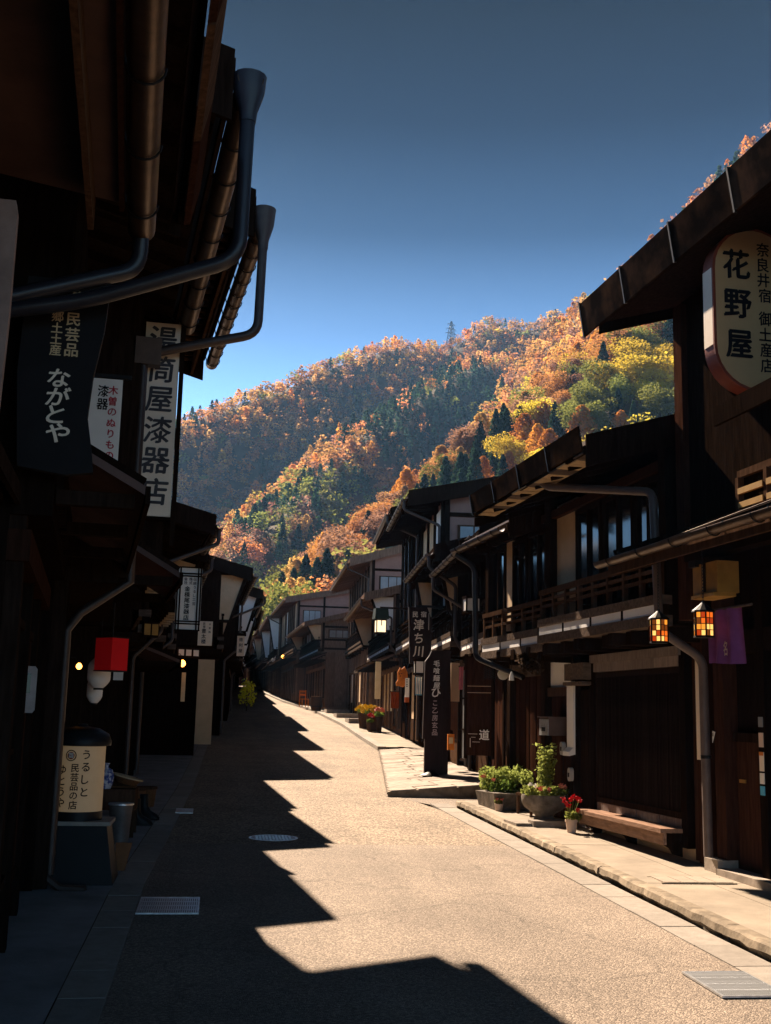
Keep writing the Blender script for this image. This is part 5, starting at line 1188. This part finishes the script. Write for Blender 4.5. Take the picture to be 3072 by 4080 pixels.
t, w, hh = left_sign('hanging_sign', 'white banner sign with faded red writing behind the black board', 340, 478, 1510, 1888, 9.0, PAPER, .03)
letters(t, '木曽のぬりもの', .24*w, hh*.93, hh*.10, hh*.115, INK_R, y=-.018)
letters(t, '漆器', -.05*w, hh*.93, hh*.13, hh*.14, INK, y=-.018, sx=.9)
MB().box(-.6*w, .75*w, -.02, .02, hh+.01, hh+.04).build('bracket', IRON, t)
t, w, hh = left_sign('hanging_sign', 'tall white vertical sign with six big dark characters', 560, 700, 1292, 2060, 9.9, PAPER_W, .08, rot=3)
letters(t, '湯筒屋漆器店', -.0*w, hh*.985, hh*.145, hh*.158, INK_G, y=-.044, sx=.98, slant=.06, jit=.003)
MB().box(.5*w+.005, .5*w+.045, -.05, .05, -.25, hh+.1).build('post', W_DARK, t); MB().box(-.5*w-.03, -.5*w-.003, -.045, .045, -.02, hh+.02).build('frame', W_DARK, t); MB().box(-.5*w-.03, .5*w, -.046, .046, -.03, -.004).build('frame', W_DARK, t)
t, w, hh = left_sign('framed_sign', 'white hanging sign in a dark lattice frame on the left', 700, 801, 2262, 2512, 14.45, PAPER, .07, rot=3)
for a in (-.46, -.35, .35, .46): MB().box(a*w-.009, a*w+.009, -.055, -.036, 0, hh).build('frame_bar', W_DARK, t)
for a in (.0, .10, .14, .86, .90, 1.0): MB().box(-.5*w, .5*w, -.053, -.0365, a*hh-.008, a*hh+.008).build('frame_bar', W_DARK, t)
letters(t, '金檪尾漆器店', -.06*w, hh*.70, hh*.085, hh*.092, INK, y=-.039, sx=1.1); letters(t, '伝統うるし工芸', .22*w, hh*.84, hh*.055, hh*.065, INK_G, y=-.039)
letters(t, '株式', .06*w, hh*.84, hh*.055, hh*.06, INK_G, y=-.039); letters(t, '会社', -.14*w, hh*.84, hh*.055, hh*.06, INK_G, y=-.039)
t, w, hh = left_sign('hanging_sign', 'smaller pale sign hanging just right of the lattice framed sign', 789, 846, 2476, 2572, 17.6, PAPER_W, .06, rot=2)
letters(t, '豊太楼', -.1*w, hh*.70, hh*.2, hh*.22, INK_G, y=-.034); letters(t, '民宿', -.1*w, hh*.95, hh*.11, hh*.12, INK_G, y=-.034); letters(t, '木曽路', .3*w, hh*.93, hh*.1, hh*.16, INK_G, y=-.034)
t, w, hh = left_sign('hanging_sign', 'far small grey sign beneath a dark hood on the left', 944, 973, 2534, 2614, 36, PAPER_W, .06, rot=0)
letters(t, '徳利屋', 0, hh*.92, hh*.2, hh*.28, INK_G, y=-.034); MB().box(-.7*w, .7*w, -.1, .1, hh, hh+.08).build('hood', W_DARK, t)
# plaster sleeve walls of the tan house
tag(MB().box(-.19, .19, -.03, .03, 0, 1.95).build('wall_strip', PL_TAN, None, (-.25, 27.4, .78)), 'pale plaster strip at the ground floor corner of the tan walled house', 'wall panel')
t = tag(MB().box(-.055, .055, -.02, .02, 0, .24).build('notice_board', PAPER, None, tuple(at(470, 2710, 14.0))), 'white notice hanging in shade left of the mauve curtain', 'notice')
t = tag(MB().box(-.035, .035, -.02, .02, 0, .5).build('pale_banner', CREAM, None, tuple(at(727, 2795, 20.5))), 'narrow pale cloth strip hanging before a dark left doorway', 'cloth')
# red box lantern, paper lanterns, lamps
c = at(440, 2676, 12.0); t = thing('box_lantern', 'bright red box shaped lantern hanging on the left', 'lantern', (c.x, 12.0, c.z), R_(50)); MB().box(-.115, .115, -.115, .115, .012, .335).build('shade', mat('red_lantern_paper', (.55, .012, .016), .5, .1, 3, emit=((.7, .01, .012), .012)), t)  # faint glow added so the red shade does not sink into the dark
MB().box(-.12, .12, -.12, .12, 0, .011).build('base', BLACKP, t); MB().box(-.12, .12, -.12, .12, .336, .35).build('lid', BLACKP, t); MB().tube([(0, 0, .35), (0, 0, .7)], .008, 6).build('hanger', IRON, t)
for px, py, Y, r, hh, lab in ((391, 2746, 12.35, .118, .34, 'white paper lantern right under the red box'), (374, 2806, 12.75, .083, .30, 'slimmer white paper lantern behind, lower than the other')):
    c = at(px, py, Y); t = thing('paper_lantern', lab, 'lantern', (c.x, Y, c.z), 0, 'white paper lanterns'); pr_ = [(r*.45, .0)]
    for i in range(13): a = i/12; pr_.append((r*min(1, .45+.55*math.sin(min(1, (a*3.2))*1.57)) if a < .5 else r*min(1, .45+.55*math.sin(min(1, (1-a)*3.2)*1.57)), .015+(hh-.03)*a))
    pr2 = []
    for (a, z), (b, z2) in zip(pr_[1:], pr_[2:]): pr2 += [(a, z), ((a+b)/2*1.012+.001, (z+z2)/2)]
    MB().lathe([(r*.4, .012)]+pr2+[(r*.4, hh-.01)], n=20).build('shade', PAPER, t, smooth=True); MB().lathe([(r*.42, -.006), (r*.42, .012)], n=14).build('ring', BLACKP, t); MB().lathe([(r*.42, hh-.012), (r*.42, hh+.02)], n=14).build('ring', BLACKP, t); MB().tube([(0, 0, hh), (0, 0, hh+.4)], .005, 5).build('string', IRON, t)
def bulb_lamp(lab, px, py, Y, r, m=LITO, name='wall_lamp'):
    c = at(px, py, Y); t = thing(name, lab, 'lamp', tuple(c)); MB().lathe([(r*.3, -r), (r*.85, -r*.5), (r, 0), (r*.8, r*.6), (r*.35, r*1.1)], n=14).build('bulb', m, t, smooth=True); MB().lathe([(r*.5, r*1.1), (r*.45, r*1.7)], n=10).build('socket', IRON, t); MB().tube([(0, 0, r*1.6), (-.05, .05, r*3), (-.18, .08, r*3)], .006, 5).build('arm', IRON, t)
bulb_lamp('lit orange wall lamp deep in the left shade', 315, 2655, 11.0, .028); bulb_lamp('unlit pale globe lamp at the left edge', 10, 2549, 7.0, .032, PAPER); bulb_lamp('lit orange lamp under a left eave beyond the curtain', 727, 2644, 20.0, .055)
bulb_lamp('small lit lamp far along the right row', 1127, 2617, 70, .10); bulb_lamp('small white globe lamp far along the right row', 1088, 2630, 78, .13, PAPER)
t = thing('sign_box', 'little amber paned box under a left pent roof', 'sign', tuple(at(598, 2540, 15.0)), R_(20)); MB().box(-.10, .10, -.03, .03, 0, .2).build('frame', W_DARK, t)
for a in (-.09, .01): MB().box(a, a+.08, -.036, -.031, .03, .17).build('pane', AMBER, t)
t = thing('transom_box', 'row of three white paper panes over the dark left doorway', 'window', tuple(at(748, 2622, 20.6)), R_(25)); MB().box(-.22, .22, -.03, .03, 0, .18).build('frame', W_DARK, t)
for a in (-.19, -.05, .09): MB().box(a, a+.10, -.036, -.031, .04, .145).build('pane', PAPER, t)
c = at(85, 2840, 8.0); t = thing('meter_box', 'grey rounded meter box on the left wall', 'meter', (c.x, 8.0, c.z), R_(20)); MB().prism([(-.085, .02), (-.07, 0), (.07, 0), (.085, .02), (.085, .29), (.07, .31), (-.07, .31), (-.085, .29)], (0, 0, 0), (1, 0, 0), (0, 0, 1), (0, 1, 0), .09).build('case', mat('dim_meter_grey', (.30, .27, .26), .6), t); MB().box(-.045, .045, -.004, 0, .13, .26).build('glass', GLASS, t)

# ------------------------------------------------------------------ left side: things on the pavement
c = at(300, 3270, 9.9); dx = -1.09; zt = .655
t = thing('sign_pedestal', 'black tapered pedestal with a pale slab top under the drum lantern', 'pedestal', (dx, 10.1, rz(10)+.012)); zt -= rz(10)+.012
MB().hexa([(-.33, -.28, 0), (.34, -.28, 0), (.34, .28, 0), (-.33, .28, 0)], [(-.27, -.22, zt-.02), (.26, -.22, zt-.02), (.26, .22, zt-.02), (-.27, .22, zt-.02)]).build('body', BLACKP, t); MB().box(-.30, .29, -.25, .25, zt-.019, zt+.012).build('slab', GUT, t)
z0 = t.location.z+zt+.012
t = thing('drum_lantern', 'cream drum shaped shop lantern with black writing and a black domed cap', 'lantern', (dx-.01, 10.1, z0))
rD = .205; MB().lathe([(rD*1.02, 0), (rD*1.02, .07), (rD, .072)], n=28).build('base', BLACKP, t, smooth=True)
MB().lathe([(rD, .072), (rD, .60)], n=32).build('paper_drum', mat('lamp_paper', (.46, .36, .25), .7, .08, 3, emit=((1, .6, .25), .02)), t, smooth=True)
MB().lathe([(rD*1.03, .60), (rD*1.2, .605), (rD*1.22, .64), (rD*1.1, .70), (rD*.7, .745), (.05, .76), (.04, .78)], n=28).build('cap', BLACKP, t, smooth=True)
def cyl(x0): return lambda X, Y, Z: ((rD+.002)*math.sin((X+x0)/rD), -(rD+.002)*math.cos((X+x0)/rD), Z)
letters(t, 'うるしと', 0, .575, .085, .10, INK, axes=cyl(.07), sx=1.0); letters(t, '民芸品の店', 0, .46, .072, .074, INK, axes=cyl(-.015), sx=1.0); letters(t, 'ゆとうや', 0, .45, .085, .088, INK, axes=cyl(-.125), sx=1.0)
rg_ = MB(); A = cyl(-.055); rg_.add([A(math.cos(a)*k, 0, .525+math.sin(a)*k) for a in [6.283*i/20 for i in range(20)] for k in (.046, .038)], [(2*i, 2*((i+1) % 20), 2*((i+1) % 20)+1, 2*i+1) for i in range(20)]); rg_.build('emblem_ring', INK, t)
MB().add([A(math.cos(a)*.03, 0, .525+math.sin(a)*.03) for a in [6.283*i/16 for i in range(16)]], [tuple(range(16))]).build('emblem', mat('dark_red_ink', (.16, .01, .02), .7), t); letters(t, '酉', 0, .548, .046, .05, PAPER_W, axes=lambda X, Y, Z: tuple(Vector(A(X, 0, Z))*1.0-Vector((0, .001, 0))))
t = thing('pail', 'dull metal pail with a rolled rim on the left pavement', 'bucket', (-.91, 12.4, rz(12.4)+.012)); MB().lathe([(.09, 0), (.12, .38), (.128, .385), (.128, .40), (.112, .40), (.10, .1), (.02, .08)], n=22).build('body', GALV, t, smooth=True); MB().lathe([(.120, .385), (.131, .385), (.131, .402), (.120, .402)], n=22).build('rim', STEEL, t)
t = thing('crate_stand', 'brown wooden display stand behind the pail', 'stand', (-1.0, 13.1, rz(13)+.012)); MB().box(-.22, .2, -.25, .25, .28, .50).build('box', W_BROWN, t)
for a in (-.2, .18):
    for b in (-.23, .23): MB().box(a-.02, a+.02, b-.02, b+.02, 0, .28).build('leg', W_BROWN, t)
zz = rz(13)+.012+.50
t = thing('basket', 'shallow round basket tilted on the display stand', 'basket', (-.92, 13.0, zz+.05), 0); t.rotation_euler = (0, R_(14), 0); MB().lathe([(.10, 0), (.16, .07), (.168, .075), (.15, .07), (.09, .012)], n=20).build('weave', BASKET, t, smooth=True); MB().lathe([(.160, .066), (.172, .066), (.172, .08), (.160, .08)], n=20).build('rim', W_PALE, t)
t = thing('basket', 'square wooden tray with low sides on the display stand', 'tray', (-.98, 13.2, zz)); MB().box(-.2, .16, -.1, .16, 0, .015).build('floor', BASKET, t)
for b in ((-.2, .16, -.1, -.085, .015, .10), (-.2, .16, .145, .16, .015, .10), (-.2, -.185, -.085, .145, .015, .10), (.145, .16, -.085, .145, .015, .10)): MB().box(*b).build('side', W_BROWN, t)
t = thing('cloth_bundle', 'blue and white patterned cloth bundle beside the drum lantern', 'cloth', (-1.12, 12.9, zz)); mb = MB().lathe([(.05, 0), (.075, .05), (.08, .13), (.05, .2), (.02, .22)], n=14); mb.v = [(a+.01*math.sin(c*70), b+.012*math.sin(a*60+c*30), c) for a, b, c in mb.v]
mb.build('cloth', mat('blue_white_cloth', (.06, .09, .28), .8, .2, 22, col2=(.62, .62, .68), thresh=(.45, .55)), t, smooth=True); MB().lathe([(.022, .21), (.02, .25), (.035, .27)], n=8).build('knot', MATS['blue_white_cloth'], t)
t = thing('plank', 'short orange brown board leaning by the pedestal', 'board', (-.745, 10.62, rz(10.6)+.012), R_(-8)); MB().hexa([(-.05, -.015, 0), (.03, -.015, 0), (.03, .015, 0), (-.05, .015, 0)], [(-.07, .04, .23), (.07, .04, .23), (.07, .07, .23), (-.07, .07, .23)]).build('board', mat('orange_brown_board', (.22, .09, .04), .7), t); MB().box(-.05, .03, .016, .03, 0, .05).build('foot', W_DARK, t)
def boot(x, y, lab, rot):
    t = thing('boot', lab, 'boot', (x, y, rz(y)+.012), R_(rot), 'dark boots on the left pavement')
    mb = MB(); rows = []
    for z, x0, x1, w in ((.0, -.06, .20, .045), (.03, -.062, .205, .048), (.07, -.06, .17, .046), (.11, -.058, .09, .044), (.16, -.055, .055, .043), (.26, -.055, .05, .046), (.30, -.057, .052, .047)):
        n = 12; cx_ = (x0+x1)/2; rx = (x1-x0)/2; rows.append([(cx_+rx*math.cos(6.283*i/n), w*math.sin(6.283*i/n), z) for i in range(n)])
    v = [p for r_ in rows for p in r_]; n = 12
    f = [(k*n+i, k*n+(i+1) % n, (k+1)*n+(i+1) % n, (k+1)*n+i) for k in range(len(rows)-1) for i in range(n)]+[tuple(range(n))]
    mb.add(v, f).build('upper', BLACKP, t, smooth=True); MB().box(-.06, .19, -.04, .04, -.001, .018).build('sole', IRON, t)
boot(-.86, 14.0, 'dark boot beside the pail, nearer of the pair', 0); boot(-.80, 14.6, 'dark boot farther of the pair on the left pavement', -15)
for x, y, r, hh, lab in ((-.98, 15.3, .16, .30, 'deep woven basket past the boots'), (-.86, 16.2, .13, .24, 'small woven basket near the far drain grate')):
    t = thing('basket', lab, 'basket', (x, y, rz(y)+.012)); MB().lathe([(r*.8, 0), (r, hh), (r*1.06, hh), (r*1.06, hh+.02), (r*.92, hh+.02), (r*.75, .05), (.02, .04)], n=18).build('weave', BASKET, t, smooth=True); MB().lathe([(r*1.0, hh-.01), (r*1.08, hh-.01), (r*1.08, hh+.022), (r*1.0, hh+.022)], n=18).build('rim', W_BROWN, t)
# drain grates and the manhole
def grate(lab, x0, x1, y0, y1, n, along='x'):
    t = thing('drain_grate', lab, 'drain grate', ((x0+x1)/2, (y0+y1)/2, rz((y0+y1)/2)+.004)); t.rotation_euler = (math.atan(SLOPE), 0, 0)
    a, b = (x1-x0)/2, (y1-y0)/2
    MB().box(-a, a, -b, b, -.0015, .001).build('pit', IRON, t)
    f = MB(); f.box(-a, a, -b, -b+.014, .0012, .012); f.box(-a, a, b-.014, b, .0012, .012); f.box(-a, -a+.014, -b+.0142, b-.0142, .0012, .012); f.box(a-.014, a, -b+.0142, b-.0142, .0012, .012); f.build('frame', STEEL, t)
    w = (2*a-.03)/n; me = MB().box(-w*.30, w*.30, -b+.015, b-.015, .0013, .011).mesh('bar', STEEL)
    for i in range(n): link('bar', me, t, (-a+.015+w*(i+.5), 0, 0))
    m2 = MB().box(-a+.015, a-.015, -.003, .003, .0014, .0095).mesh('cross_bar', STEEL)
    for k in (-.5, 0, .5): link('cross_bar', m2, t, (0, b*k, 0))
grate('steel drain grate in the shaded road, nearest on the left', -.49, -.045, 8.66, 9.30, 26); grate('small steel drain grate farther along the left gutter', -.445, -.22, 15.43, 15.95, 14); grate('wide drain grate at the lower right road edge', 2.82, 3.21, 6.28, 6.84, 30)
t = thing('manhole_cover', 'round pale manhole cover in the shaded road', 'manhole cover', (.70, 13.02, rz(13.02)+.004)); t.rotation_euler = (math.atan(SLOPE), 0, 0)
MB().lathe([(.27, 0), (.27, .004), (.245, .004), (.245, .001)], n=32).build('rim', STEEL, t); pl_ = MB().lathe([(.243, .0), (.243, .0025)], n=32).build('plate', mat('manhole_plate', (.30, .32, .34), .5, .5, 26, metal=.4), t)
stud = MB()
for i in range(-6, 7):
    for j in range(-6, 7):
        if i*i+j*j < 36 and (i+j) % 2 == 0: stud.box(i*.036-.012, i*.036+.012, j*.036-.012, j*.036+.012, .0026, .006)
stud.build('studs', STEEL, t)['kind'] = 'stuff'

HAZE = .00021

# ------------------------------------------------------------------ the hazy air of the valley
hm = bpy.data.materials.new('valley_haze'); hm.use_nodes = True; n = hm.node_tree.nodes; l = hm.node_tree.links; n.clear()
ho = n.new('ShaderNodeOutputMaterial'); hv = n.new('ShaderNodeVolumePrincipled')
hv.inputs['Color'].default_value = (.25, .50, .90, 1); hv.inputs['Density'].default_value = HAZE; hv.inputs['Anisotropy'].default_value = 0.0
l.new(hv.outputs[0], ho.inputs['Volume'])
zt = max(float(GZ.max())+25, 60)
tag(MB().box(-720, 1020, -140, 905, -4.5, zt).build('haze', hm), kind='stuff')
